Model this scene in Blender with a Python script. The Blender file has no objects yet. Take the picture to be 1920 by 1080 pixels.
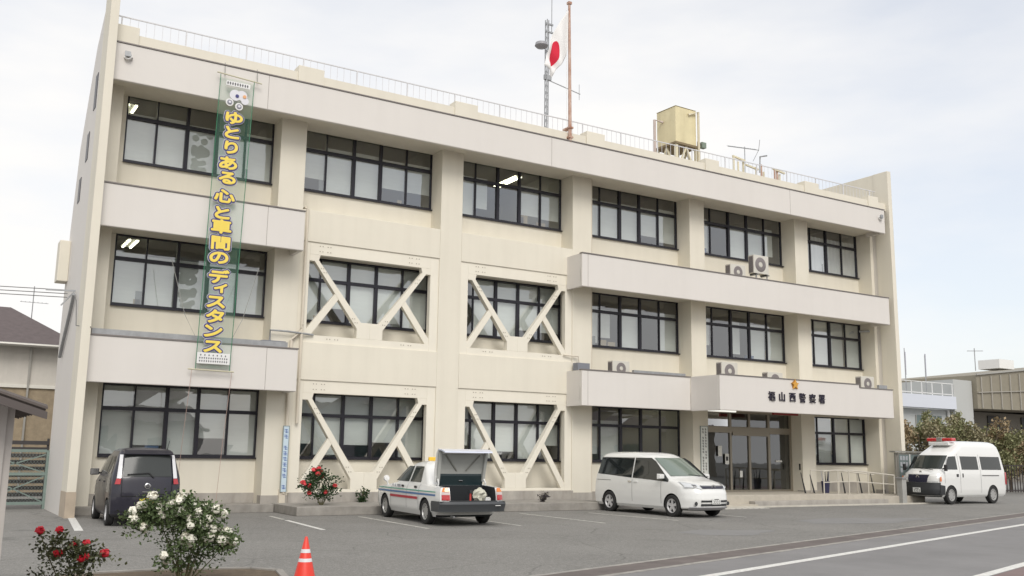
import bpy, bmesh, math, random
from math import sin, cos, pi, radians as R_
from mathutils import Vector, Matrix
S = bpy.context.scene
C = S.collection

# ------------------------------------------------------------------ camera
cd = bpy.data.cameras.new('camera'); cam = bpy.data.objects.new('camera', cd); C.objects.link(cam)
S.camera = cam
cd.sensor_width = 36; cd.lens = 33.8273; cd.clip_end = 3000; cd.clip_start = .1
yaw, pit, rol = R_(31.50831), R_(9.81547), R_(.85862)
fw = Vector((sin(yaw)*cos(pit), cos(yaw)*cos(pit), sin(pit)))
rt = Vector((cos(yaw), -sin(yaw), 0)); up = rt.cross(fw)
rr = rt*cos(rol)+up*sin(rol); uu = -rt*sin(rol)+up*cos(rol)
cam.matrix_world = Matrix(((rr.x, uu.x, -fw.x, -8.570), (rr.y, uu.y, -fw.y, -27.410), (rr.z, uu.z, -fw.z, 1.697), (0, 0, 0, 1)))

# ------------------------------------------------------------------ world, sun, exposure
SUN_EL, SUN_AZ = R_(42), R_(197)      # azimuth clockwise from +Y
W = bpy.data.worlds.new('World'); S.world = W; W.use_nodes = True
nt = W.node_tree; nt.nodes.clear(); N = nt.nodes.new; L = nt.links.new
out = N('ShaderNodeOutputWorld'); bg = N('ShaderNodeBackground'); bg.inputs['Strength'].default_value = .142
sky = N('ShaderNodeTexSky'); sky.sky_type = 'NISHITA'; sky.sun_disc = False
sky.sun_elevation = SUN_EL; sky.sun_rotation = SUN_AZ; sky.air_density = 1.0; sky.dust_density = 2.0
tc = N('ShaderNodeTexCoord'); mp = N('ShaderNodeMapping'); mp.inputs['Scale'].default_value = (1, 1, 3.2)
nz = N('ShaderNodeTexNoise'); nz.inputs['Scale'].default_value = 1.7; nz.inputs['Detail'].default_value = 6; nz.inputs['Roughness'].default_value = .52
rp = N('ShaderNodeValToRGB'); rp.color_ramp.elements[0].position = .34; rp.color_ramp.elements[0].color = (.62, .62, .62, 1)
rp.color_ramp.elements[1].position = .60; rp.color_ramp.elements[1].color = (1, 1, 1, 1)
cl = N('ShaderNodeMixRGB'); cl.inputs[2].default_value = (5.5, 5.42, 5.32, 1)
L(tc.outputs['Generated'], mp.inputs[0]); L(mp.outputs[0], nz.inputs[0]); L(nz.outputs[0], rp.inputs[0]); L(rp.outputs[0], cl.inputs[0])
L(sky.outputs[0], cl.inputs[1]); L(cl.outputs[0], bg.inputs[0]); L(bg.outputs[0], out.inputs[0])
sd = bpy.data.lights.new('sun', 'SUN'); so = bpy.data.objects.new('sun', sd); C.objects.link(so)
sd.energy = 1.45; sd.angle = R_(28); sd.color = (1, .96, .9)
so.rotation_euler = Vector((sin(SUN_AZ)*cos(SUN_EL), cos(SUN_AZ)*cos(SUN_EL), sin(SUN_EL))).to_track_quat('Z', 'Y').to_euler()
S.view_settings.view_transform = 'Standard'; S.view_settings.look = 'None'; S.view_settings.exposure = 0.38; S.view_settings.gamma = 1

# ------------------------------------------------------------------ helpers
_m = {}
def mat(name, col, rough=.7, metal=0, spec=.5, noise=0, nscale=3, stretch=(1, 1, 1), emit=0, bump=0, bscale=60, coat=0, alpha=1, col2=None, grime=0):
    if name in _m: return _m[name]
    m = bpy.data.materials.new(name); m.use_nodes = True; t = m.node_tree; b = t.nodes['Principled BSDF']
    c = (*col, 1); b.inputs['Base Color'].default_value = c; b.inputs['Roughness'].default_value = rough
    b.inputs['Metallic'].default_value = metal; b.inputs['Specular IOR Level'].default_value = spec
    b.inputs['Coat Weight'].default_value = coat; b.inputs['Alpha'].default_value = alpha
    if emit: b.inputs['Emission Color'].default_value = c; b.inputs['Emission Strength'].default_value = emit
    if noise or bump or grime:
        g = t.nodes.new('ShaderNodeTexCoord'); mm = t.nodes.new('ShaderNodeMapping'); mm.inputs['Scale'].default_value = stretch
        t.links.new(g.outputs['Object'], mm.inputs[0])
    last = None
    if noise:
        n = t.nodes.new('ShaderNodeTexNoise'); n.inputs['Scale'].default_value = nscale; n.inputs['Detail'].default_value = 8; n.inputs['Roughness'].default_value = .65
        t.links.new(mm.outputs[0], n.inputs[0])
        r = t.nodes.new('ShaderNodeValToRGB'); r.color_ramp.elements[0].position = .3; r.color_ramp.elements[1].position = .7
        d = col2 or tuple(x*(1-noise) for x in col)
        r.color_ramp.elements[0].color = (*d, 1); r.color_ramp.elements[1].color = c
        t.links.new(n.outputs[0], r.inputs[0]); t.links.new(r.outputs[0], b.inputs['Base Color']); last = r.outputs[0]
    if grime:    # long vertical rain streaks, of the paint itself
        mg = t.nodes.new('ShaderNodeMapping'); mg.inputs['Scale'].default_value = (3.1, 3.1, .22); t.links.new(g.outputs['Object'], mg.inputs[0])
        n2 = t.nodes.new('ShaderNodeTexNoise'); n2.inputs['Scale'].default_value = 1.0; n2.inputs['Detail'].default_value = 4; t.links.new(mg.outputs[0], n2.inputs[0])
        r2 = t.nodes.new('ShaderNodeValToRGB'); r2.color_ramp.elements[0].position = .25; r2.color_ramp.elements[1].position = .55
        r2.color_ramp.elements[0].color = (1-grime, 1-grime*1.05, 1-grime*1.15, 1); r2.color_ramp.elements[1].color = (1, 1, 1, 1); t.links.new(n2.outputs[0], r2.inputs[0])
        mx = t.nodes.new('ShaderNodeMixRGB'); mx.blend_type = 'MULTIPLY'; mx.inputs[0].default_value = 1
        if last: t.links.new(last, mx.inputs[1])
        else: mx.inputs[1].default_value = c
        t.links.new(r2.outputs[0], mx.inputs[2]); t.links.new(mx.outputs[0], b.inputs['Base Color'])
    if bump:
        n = t.nodes.new('ShaderNodeTexNoise'); n.inputs['Scale'].default_value = bscale; n.inputs['Detail'].default_value = 4
        t.links.new(g.outputs['Object'], n.inputs[0])
        bu = t.nodes.new('ShaderNodeBump'); bu.inputs['Strength'].default_value = bump; bu.inputs['Distance'].default_value = .02
        t.links.new(n.outputs[0], bu.inputs['Height']); t.links.new(bu.outputs[0], b.inputs['Normal'])
    _m[name] = m; return m
def glassmat(name, tint=(.8, .82, .8), refl=.35, rough=.01, base=.0):
    if name in _m: return _m[name]
    m = bpy.data.materials.new(name); m.use_nodes = True; t = m.node_tree; t.nodes.clear()
    o = t.nodes.new('ShaderNodeOutputMaterial'); mx = t.nodes.new('ShaderNodeMixShader'); tr = t.nodes.new('ShaderNodeBsdfTransparent'); gl = t.nodes.new('ShaderNodeBsdfGlossy')
    tr.inputs[0].default_value = (*tint, 1); gl.inputs['Roughness'].default_value = rough; gl.inputs[0].default_value = (.95, .97, 1, 1)
    lw = t.nodes.new('ShaderNodeLayerWeight'); lw.inputs[0].default_value = refl
    # slight waviness of real panes
    g = t.nodes.new('ShaderNodeTexCoord'); n = t.nodes.new('ShaderNodeTexNoise'); n.inputs['Scale'].default_value = 1.3; bu = t.nodes.new('ShaderNodeBump'); bu.inputs['Strength'].default_value = .03; bu.inputs['Distance'].default_value = .05
    t.links.new(g.outputs['Object'], n.inputs[0]); t.links.new(n.outputs[0], bu.inputs['Height']); t.links.new(bu.outputs[0], gl.inputs['Normal'])
    mr = t.nodes.new('ShaderNodeMapRange'); mr.inputs['To Min'].default_value = base; mr.inputs['To Max'].default_value = 1; t.links.new(lw.outputs['Fresnel'], mr.inputs[0]); t.links.new(mr.outputs[0], mx.inputs[0]); t.links.new(tr.outputs[0], mx.inputs[1]); t.links.new(gl.outputs[0], mx.inputs[2]); t.links.new(mx.outputs[0], o.inputs[0])
    _m[name] = m; return m
def tag(o, label=None, cat=None, group=None, kind=None):
    if label: o['label'] = label
    if cat: o['category'] = cat
    if group: o['group'] = group
    if kind: o['kind'] = kind
    return o
def empty(name, loc=(0, 0, 0), rz=0, parent=None, **k):
    o = bpy.data.objects.new(name, None); C.objects.link(o); o.location = loc; o.rotation_euler = (0, 0, rz); o.empty_display_size = .2
    if parent: o.parent = parent
    return tag(o, **k)
class MB:
    def __init__(s): s.v = []; s.f = []; s.mi = []; s.m = 0
    def add(s, vs, fs):
        n = len(s.v); s.v += [tuple(p) for p in vs]; s.f += [tuple(i+n for i in f) for f in fs]; s.mi += [s.m]*len(fs); return s
    def box(s, x0, x1, y0, y1, z0, z1):
        return s.add([(x0, y0, z0), (x1, y0, z0), (x1, y1, z0), (x0, y1, z0), (x0, y0, z1), (x1, y0, z1), (x1, y1, z1), (x0, y1, z1)],
                     [(3, 2, 1, 0), (4, 5, 6, 7), (0, 1, 5, 4), (1, 2, 6, 5), (2, 3, 7, 6), (3, 0, 4, 7)])
    def bar(s, a, b, w, h=None, upv=(0, 0, 1)):      # rectangular bar from a to b
        h = h or w; a = Vector(a); b = Vector(b); d = (b-a).normalized(); u = Vector(upv)
        if abs(d.dot(u)) > .98: u = Vector((0, 1, 0))
        r = d.cross(u).normalized()*w/2; q = r.cross(d).normalized()*h/2
        return s.add([a-r-q, a+r-q, a+r+q, a-r+q, b-r-q, b+r-q, b+r+q, b-r+q], [(0, 1, 2, 3), (7, 6, 5, 4), (4, 5, 1, 0), (5, 6, 2, 1), (6, 7, 3, 2), (7, 4, 0, 3)])
    def tube(s, pts, r, n=8, r2=None):
        P = [Vector(p) for p in pts]; k = len(P); rings = []
        for i, p in enumerate(P):
            d = (P[min(i+1, k-1)]-P[max(i-1, 0)]).normalized(); u = Vector((0, 0, 1)) if abs(d.z) < .9 else Vector((0, 1, 0))
            a = d.cross(u).normalized(); b = a.cross(d).normalized(); rr_ = r+((r2-r)*i/(k-1) if r2 is not None else 0)
            rings += [p+a*rr_*cos(2*pi*j/n)+b*rr_*sin(2*pi*j/n) for j in range(n)]
        fs = [(i*n+j, i*n+(j+1) % n, (i+1)*n+(j+1) % n, (i+1)*n+j) for i in range(k-1) for j in range(n)]
        fs += [tuple(range(n))[::-1], tuple((k-1)*n+j for j in range(n))]
        return s.add(rings, fs)
    def lathe(s, prof, c=(0, 0, 0), n=24, axis='z', cap=True):
        vs = []; k = len(prof)
        for r, z in prof:
            for j in range(n):
                a = 2*pi*j/n; p = (r*cos(a), r*sin(a), z)
                if axis == 'y': p = (p[0], p[2], p[1])
                if axis == 'x': p = (p[2], p[0], p[1])
                vs.append((p[0]+c[0], p[1]+c[1], p[2]+c[2]))
        fs = [(i*n+j, i*n+(j+1) % n, (i+1)*n+(j+1) % n, (i+1)*n+j) for i in range(k-1) for j in range(n)]
        if cap and prof[0][0] > 1e-5: fs.append(tuple(range(n))[::-1])
        if cap and prof[-1][0] > 1e-5: fs.append(tuple((k-1)*n+j for j in range(n)))
        return s.add(vs, fs)
    def prism_y(s, poly, y0, y1):     # polygon in x,z pushed through y
        n = len(poly); vs = [(x, y0, z) for x, z in poly]+[(x, y1, z) for x, z in poly]
        return s.add(vs, [tuple(range(n)), tuple(range(2*n-1, n-1, -1))]+[(j, j+n, (j+1) % n+n, (j+1) % n) for j in range(n)])
    def build(s, name, mats, parent=None, smooth=None, bevel=0, **k):
        me = bpy.data.meshes.new(name); me.from_pydata(s.v, [], s.f)
        for m in (mats if isinstance(mats, (list, tuple)) else [mats]): me.materials.append(m)
        me.polygons.foreach_set('material_index', s.mi)
        bm = bmesh.new(); bm.from_mesh(me); bmesh.ops.recalc_face_normals(bm, faces=bm.faces); bm.to_mesh(me); bm.free()
        if smooth:
            me.polygons.foreach_set('use_smooth', [True]*len(me.polygons)); me.set_sharp_from_angle(angle=R_(smooth))
        me.update(); o = bpy.data.objects.new(name, me); C.objects.link(o)
        if parent: o.parent = parent
        if bevel:
            b = o.modifiers.new('bevel', 'BEVEL'); b.width = bevel; b.segments = 2; b.limit_method = 'ANGLE'; b.angle_limit = R_(50); b.harden_normals = False
        return tag(o, **k)
def B(name, m, parent, *boxes, bevel=0, **k):
    if len(boxes) > 1 and name not in JOINED:
        return [B(name, m, parent, b, bevel=bevel, **k) for b in boxes][0]
    mb = MB()
    for b in boxes: mb.box(*b)
    return mb.build(name, m, parent, bevel=bevel, **k)
JOINED = ('housing', 'rim', 'interior_wall', 'frame_bar', 'railing')
def text_mesh(body, name, m, parent, size, offs=0, extrude=.01, loc=(0, 0, 0), sx=1, sz=1, rot=(pi/2, 0, 0), bold=0):
    cu = bpy.data.curves.new(name, 'FONT'); cu.body = body; cu.size = size; cu.align_x = 'CENTER'; cu.align_y = 'CENTER'
    cu.offset = offs; cu.extrude = extrude
    o = bpy.data.objects.new(name, cu); C.objects.link(o)
    dg = bpy.context.evaluated_depsgraph_get(); dg.update(); me = bpy.data.meshes.new_from_object(o.evaluated_get(dg))
    bpy.data.objects.remove(o); me.name = name
    me.materials.clear(); me.materials.append(m)
    if len(me.vertices):
        xs = [v.co.x for v in me.vertices]; ys = [v.co.y for v in me.vertices]; cx = (min(xs)+max(xs))/2; cy = (min(ys)+max(ys))/2
        for v in me.vertices: v.co.x = (v.co.x-cx)*sx; v.co.y = (v.co.y-cy)*sz
    q = bpy.data.objects.new(name, me); C.objects.link(q); q.location = loc; q.rotation_euler = rot
    if parent: q.parent = parent
    return q
rnd = random.Random(7)

# ------------------------------------------------------------------ materials
cream = mat('cream_paint', (.74, .70, .60), .75, noise=.06, nscale=.6, grime=.04, bump=.1, bscale=90)
cream2 = mat('cream_paint_brace', (.78, .74, .64), .7, noise=.05, nscale=1.2, grime=.03)
panel = mat('fascia_panel_paint', (.69, .66, .625), .6, noise=.04, nscale=.5, grime=.02, bump=.06, bscale=70)
soffit = mat('soffit_paint', (.70, .66, .56), .8, noise=.08, nscale=1.5)
capm = mat('metal_coping', (.22, .2, .19), .5, metal=.3)
conc = mat('plinth_concrete', (.47, .44, .40), .9, noise=.35, nscale=1.6, stretch=(1, 1, .6), grime=.16, bump=.3, bscale=40)
kerbm = mat('kerb_concrete', (.36, .34, .31), .9, noise=.35, nscale=2.5, grime=.12, bump=.3)
frame = mat('dark_window_frame', (.028, .027, .036), .4, metal=.4)
silver = mat('window_aluminium', (.42, .41, .38), .4, metal=.6)
wglass = glassmat('window_glass', (.84, .87, .86), .2, base=.2)
blindm = mat('roller_blind', (.84, .85, .82), .9, noise=.07, nscale=2, stretch=(1, 1, 6))
curtm = mat('white_curtain', (.92, .92, .93), .9, noise=.15, nscale=5, stretch=(6, 1, .3))
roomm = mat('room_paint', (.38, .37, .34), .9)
lampm = mat('fluorescent_tube', (1, .97, .72), .5, emit=5)
white = mat('white_enamel', (.78, .78, .77), .35, noise=.05)
galv = mat('galvanised_steel', (.42, .43, .44), .45, metal=.6, noise=.25, nscale=6)
rust = mat('rusty_painted_steel', (.66, .52, .44), .7, noise=.5, nscale=5, stretch=(1, 1, .5), col2=(.32, .13, .07))
black = mat('black_plastic', (.02, .02, .022), .5)
rubber = mat('tyre_rubber', (.022, .022, .022), .85)
pipe_m = mat('cream_pipe', (.66, .60, .50), .6, noise=.1)

# ------------------------------------------------------------------ ground and street
asph = mat('parking_asphalt', (.255, .249, .237), .93, noise=.2, nscale=.35, bump=.6, bscale=120)
t = asph.node_tree; b = t.nodes['Principled BSDF']; src = b.inputs['Base Color'].links[0].from_socket
g = t.nodes.new('ShaderNodeTexCoord'); n = t.nodes.new('ShaderNodeTexNoise'); n.inputs['Scale'].default_value = 38; n.inputs['Detail'].default_value = 5; t.links.new(g.outputs['Object'], n.inputs[0])
r = t.nodes.new('ShaderNodeValToRGB'); r.color_ramp.elements[0].position = .35; r.color_ramp.elements[0].color = (.66, .66, .66, 1); r.color_ramp.elements[1].position = .66; r.color_ramp.elements[1].color = (1.22, 1.21, 1.18, 1)
mx = t.nodes.new('ShaderNodeMixRGB'); mx.blend_type = 'MULTIPLY'; mx.inputs[0].default_value = 1
t.links.new(n.outputs[0], r.inputs[0]); t.links.new(src, mx.inputs[1]); t.links.new(r.outputs[0], mx.inputs[2])
def over(t, prev, fac_socket, col):
    m_ = t.nodes.new('ShaderNodeMixRGB'); m_.inputs[2].default_value = (*col, 1); t.links.new(fac_socket, m_.inputs[0]); t.links.new(prev, m_.inputs[1]); return m_.outputs[0]
dn = t.nodes.new('ShaderNodeTexNoise'); dn.inputs['Scale'].default_value = .8; t.links.new(g.outputs['Object'], dn.inputs[0])
ad = t.nodes.new('ShaderNodeMixRGB'); ad.inputs[0].default_value = .35; t.links.new(g.outputs['Object'], ad.inputs[1]); t.links.new(dn.outputs['Color'], ad.inputs[2])
vo = t.nodes.new('ShaderNodeTexVoronoi'); vo.feature = 'DISTANCE_TO_EDGE'; vo.inputs['Scale'].default_value = .42; t.links.new(ad.outputs[0], vo.inputs['Vector'])
cr_ = t.nodes.new('ShaderNodeMapRange'); cr_.inputs['From Min'].default_value = .0; cr_.inputs['From Max'].default_value = .007; cr_.inputs['To Min'].default_value = .55; cr_.inputs['To Max'].default_value = 0; t.links.new(vo.outputs['Distance'], cr_.inputs[0])
o1 = over(t, mx.outputs[0], cr_.outputs[0], (.09, .088, .083))
st1 = t.nodes.new('ShaderNodeTexNoise'); st1.inputs['Scale'].default_value = .9; st1.inputs['Detail'].default_value = 5; st1.inputs['Roughness'].default_value = .6; t.links.new(g.outputs['Object'], st1.inputs[0])
sr = t.nodes.new('ShaderNodeMapRange'); sr.inputs['From Min'].default_value = .58; sr.inputs['From Max'].default_value = .70; sr.inputs['To Max'].default_value = .45; t.links.new(st1.outputs[0], sr.inputs[0])
o2 = over(t, o1, sr.outputs[0], (.15, .145, .135)); sp_ = t.nodes.new('ShaderNodeTexNoise'); sp_.inputs['Scale'].default_value = 11; sp_.inputs['Detail'].default_value = 3; t.links.new(g.outputs['Object'], sp_.inputs[0])
s2 = t.nodes.new('ShaderNodeMapRange'); s2.inputs['From Min'].default_value = .5; s2.inputs['From Max'].default_value = .75; s2.inputs['To Max'].default_value = .5; t.links.new(sp_.outputs[0], s2.inputs[0])
o3 = over(t, o2, s2.outputs[0], (.36, .35, .33)); t.links.new(o3, b.inputs['Base Color'])
roadm = mat('road_asphalt', (.25, .245, .245), .93, noise=.22, nscale=.6, bump=.5, bscale=140)
paint = mat('road_paint', (.80, .80, .77), .7, noise=.3, nscale=14, col2=(.50, .49, .46))
paint_old = mat('worn_road_paint', (.66, .65, .60), .8, noise=.6, nscale=9, col2=(.26, .25, .23))
gutm = mat('gutter_concrete', (.17, .145, .135), .9, noise=.4, nscale=1.5)
edge_m = mat('gutter_edge_mortar', (.42, .40, .36), .9, noise=.5, nscale=4, col2=(.20, .19, .18))
B('ground', asph, None, (-400, 500, -200, 600, -.3, 0), kind='structure')
a0, a1 = Vector((1.98, -16.43)), Vector((18.0, -11.55))     # white edge line of the street
rd = (a1-a0).normalized(); rn = Vector((rd.y, -rd.x))         # rn points to the street (towards the camera)
def strip(name, o0, o1, z, m, s0=-60, s1=260, **k):
    ps = [a0+rd*s0+rn*o0, a0+rd*s1+rn*o0, a0+rd*s1+rn*o1, a0+rd*s0+rn*o1]
    return MB().add([(p.x, p.y, z) for p in ps]+[(p.x, p.y, z-.003) for p in ps], [(0, 1, 2, 3), (7, 6, 5, 4), (0, 4, 5, 1), (1, 5, 6, 2), (2, 6, 7, 3), (3, 7, 4, 0)]).build(name, m, None, **k)
strip('road', -1.05, 9, .004, roadm, kind='structure')
strip('gutter', -1.62, -1.05, .005, gutm, kind='structure')
strip('gutter_edge', -1.72, -1.62, .0075, edge_m, kind='structure')
strip('gutter_edge', -1.05, -.93, .0085, edge_m, kind='structure')
strip('edge_line', -.05, .12, .009, paint, kind='structure')
red_m = mat('reddish_asphalt', (.22, .16, .155), .93, noise=.2, nscale=1)
strip('centre_line', 2.75, 2.92, .009, paint, kind='structure')
strip('far_lane', 2.95, 9, .008, red_m, kind='structure')
def line(x0, y0, x1, y1, w, m, nm='parking_line', dash=None):
    a = Vector((x0, y0)); d = Vector((x1, y1))-a; n_ = Vector((-d.y, d.x)).normalized()*w/2
    ps = [a-n_, a+n_, a+d+n_, a+d-n_]
    MB().add([(p.x, p.y, .007) for p in ps]+[(p.x, p.y, .002) for p in ps], [(0, 1, 2, 3), (7, 6, 5, 4), (0, 4, 5, 1), (1, 5, 6, 2), (2, 6, 7, 3), (3, 7, 4, 0)]).build(nm, m, None, kind='structure')
line(-5.0, -.75, -5.42, -5.2, .17, paint)
line(-.34, -1.98, -.42, -3.3, .10, paint_old); line(-.44, -3.6, -.66, -6.7, .11, paint)
line(1.8, -2.9, 1.66, -7.2, .10, paint_old)
line(4.23, -3.0, 4.17, -7.2, .10, paint_old); line(6.78, -3.03, 6.72, -7.15, .10, paint_old); line(8.97, -3.4, 9.32, -7.0, .10, paint_old)
line(12.3, -3.0, 12.25, -6.6, .10, paint_old); line(40, -2.0, 46, -2.0, .12, paint)
patch_m = mat('asphalt_patch', (.235, .232, .228), .95, noise=.15, nscale=1.5)
mb = MB()
for (px, py, sx_, sy_) in ((14.5, -8.8, 2.6, .9), (7.6, -10.6, 1.3, .7)):
    q = [(px+sx_*cos(a)*(1+.22*sin(3*a+px)), py+sy_*sin(a)*(1+.2*cos(4*a))) for a in [2*pi*i/28 for i in range(28)]]
    k = len(mb.v); mb.add([(x, y, .003) for x, y in q], [tuple(range(28))])
mb.build('asphalt_repair', patch_m, None, kind='structure')

# ------------------------------------------------------------------ police station
st = empty('police_station', (0, 0, 0), label='three storey cream police station with braced windows and grey fascia bands', cat='building')
cols = [(-5.0, -4.52), (0, .79), (5.46, 6.26), (10.74, 11.56), (16.27, 17.03), (22.11, 22.9), (26.93, 27.12)]
bays = [(cols[i][1], cols[i+1][0]) for i in range(6)]
SILL = [1.50, 5.62, 9.72]; TOP = [3.46, 7.62, 11.74]
for x0, x1 in cols:
    B('column', cream, st, (x0, x1, 0, .92, 0, 12.5), bevel=.012)
mb = MB()     # recessed wall between the columns
for i, (x0, x1) in enumerate(bays):
    zz = [(0, SILL[0]), (TOP[0], SILL[1]), (TOP[1], SILL[2]), (TOP[2], 12.5)]
    if i == 4: zz[0] = (0, .38)
    for z0, z1 in zz: mb.box(x0, x1, .72, .93, z0, z1)
# body behind: floors, rear and end walls
mb.build('wall', cream, st)
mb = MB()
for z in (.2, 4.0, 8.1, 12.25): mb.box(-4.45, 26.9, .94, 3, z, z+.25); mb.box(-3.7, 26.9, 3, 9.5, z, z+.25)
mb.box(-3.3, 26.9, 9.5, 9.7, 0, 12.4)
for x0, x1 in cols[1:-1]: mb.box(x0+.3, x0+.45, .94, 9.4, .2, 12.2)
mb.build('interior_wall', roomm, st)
B('side_wall', panel, st, (27.12, 27.34, -.2, 9.7, 0, 13.3))
mb = MB(); q = [(-.2, 0), (2.95, 0), (3.2, 4.5), (3.05, 8), (2.5, 10.4), (.8, 12.9), (-.2, 13.6)]
mb.add([(-5.21, y, z) for y, z in q]+[(-5.0, y, z) for y, z in q], [tuple(range(7)), tuple(range(13, 6, -1))]+[(j, j+7, (j+1) % 7+7, (j+1) % 7) for j in range(7)]); mb.build('side_wall', panel, st)
MB().add([(-4.6, .94, 0), (-3.6, 9.5, 0), (-3.4, 9.5, 0), (-4.4, .94, 0), (-4.6, .94, 12.4), (-3.6, 9.5, 12.4), (-3.4, 9.5, 12.4), (-4.4, .94, 12.4)], [(0, 1, 2, 3), (7, 6, 5, 4), (0, 4, 5, 1), (1, 5, 6, 2), (2, 6, 7, 3), (3, 7, 4, 0)]).build('added_left_wall', panel, st)  # unseen slanted left wall, added to stop light leaking into the first bay
def fin(x0, x1, yf, zt=14.15, zb=0):     # end wall blade with a raked top
    mb = MB(); y0, y1 = yf, 5.5
    mb.add([(x0, yf, zb), (x1, yf, zb), (x1, yf, zt), (x0, yf, zt), (x0, -.2, zb), (x1, -.2, zb), (x1, -.2, zt-.0), (x0, -.2, zt)],
           [(3, 2, 1, 0), (4, 5, 6, 7), (0, 1, 5, 4), (1, 2, 6, 5), (2, 3, 7, 6), (3, 0, 4, 7)])
    return mb.build('end_fin', cream, st, bevel=.01)
fin(-5.21, -4.99, -1.2, 14.8, .62)
B('fin_foot', mat('fin_foot_stone', (.50, .42, .33), .85, noise=.2), st, (-5.22, -4.985, -1.21, -.19, 0, .62))
fin(27.08, 27.32, -.96, 14.35)
mb = MB(); mb.add([(27.1, -.19, 12.6), (27.1, 9.6, 12.6), (27.1, 9.6, 14.34), (27.1, -.19, 14.34), (27.3, -.19, 12.6), (27.3, 9.6, 12.6), (27.3, 9.6, 14.34), (27.3, -.19, 14.34)],
                  [(0, 1, 2, 3), (7, 6, 5, 4), (3, 2, 6, 7), (1, 5, 6, 2)])
mb.build('end_parapet', cream, st)
# fascia bands with a coping
def fascia(x0, x1, z0, z1, y=-.91, slab=True, joints=()):
    f = B('fascia_panel', panel, st, (x0, x1, y, y+.12, z0, z1), bevel=.02)
    B('coping', capm, f, (x0-.01, x1+.01, y-.025, y+.15, z1, z1+.035))
    if slab: B('balcony_slab', soffit, st, (x0+.002, x1-.002, y+.12, .72, z0+.17, z0+.62))
    for j in joints: B('panel_joint', mat('joint_sealant', (.30, .27, .25), .8), f, (j-.006, j+.006, y-.003, y+.01, z0+.02, z1-.01))  # thin dark sealant strips over the fascia panel joints
    return f
fascia(-4.98, 26.82, 11.47, 12.52, joints=(-.75, 20.9, 9.2))
fascia(-4.98, .56, 7.44, 8.60, joints=(-.55,)); fascia(-4.98, .56, 3.36, 4.56, joints=(-.35,))
fascia(10.5, 26.82, 7.44, 8.60, joints=(10.75,)); fascia(10.5, 15.36, 3.36, 4.56, joints=(10.75,))
B('fascia_return', panel, st, (.44, .56, -.79, -.0, 7.44, 8.6), (.44, .56, -.79, 0, 3.36, 4.56), (10.5, 10.62, -.79, 0, 7.44, 8.6), (10.5, 10.62, -.79, 0, 3.36, 4.56), (26.7, 26.82, -.79, 0, 7.44, 8.6), (26.7, 26.82, -.79, .0, 11.47, 12.5))
# porch canopy, deeper than the bands, with a step down near its right end
cp = MB(); cp.prism_y([(15.36, 3.34), (24.75, 3.34), (24.75, 4.46), (22.73, 4.46), (22.73, 4.58), (15.36, 4.58)], -2.42, -2.30)
cp = cp.build('canopy_fascia', panel, st, bevel=.02)
B('coping', capm, cp, (15.35, 22.74, -2.445, -2.27, 4.58, 4.612), (22.74, 24.76, -2.445, -2.27, 4.46, 4.492))
B('canopy_side', panel, st, (15.36, 15.48, -2.30, -.91, 3.34, 4.58), (24.63, 24.75, -2.30, -.8, 3.34, 4.46), bevel=.01)
B('canopy_slab', soffit, st, (15.48, 24.63, -2.30, .72, 3.5, 4.0), (24.63, 26.8, -.5, .72, 3.5, 4.0))
B('drip_flashing', galv, st, (-4.9, .3, -.72, -.55, 4.62, 4.76), (12.9, 15.3, -.72, -.6, 4.6, 4.7), (24.2, 24.7, -2.2, -2.1, 4.5, 4.66))
# parapet with blocks on the column lines
B('parapet', cream, st, (-4.98, 27.08, -.78, -.5, 12.555, 12.88))
for x0, x1 in ((-4.98, -4.38), (0.15, .95), (5.45, 6.3), (10.75, 11.55), (16.4, 17.1), (21.9, 22.75), (25.9, 26.55)):
    B('parapet_block', cream, st, (x0, x1, -.83, -.4, 12.565, 13.08), bevel=.01)
B('roof_deck', conc, st, (-4.6, 27.08, -.5, 1.2, 12.5, 12.56), (-3.7, 27.08, 1.2, 9.6, 12.5, 12.56))

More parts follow.
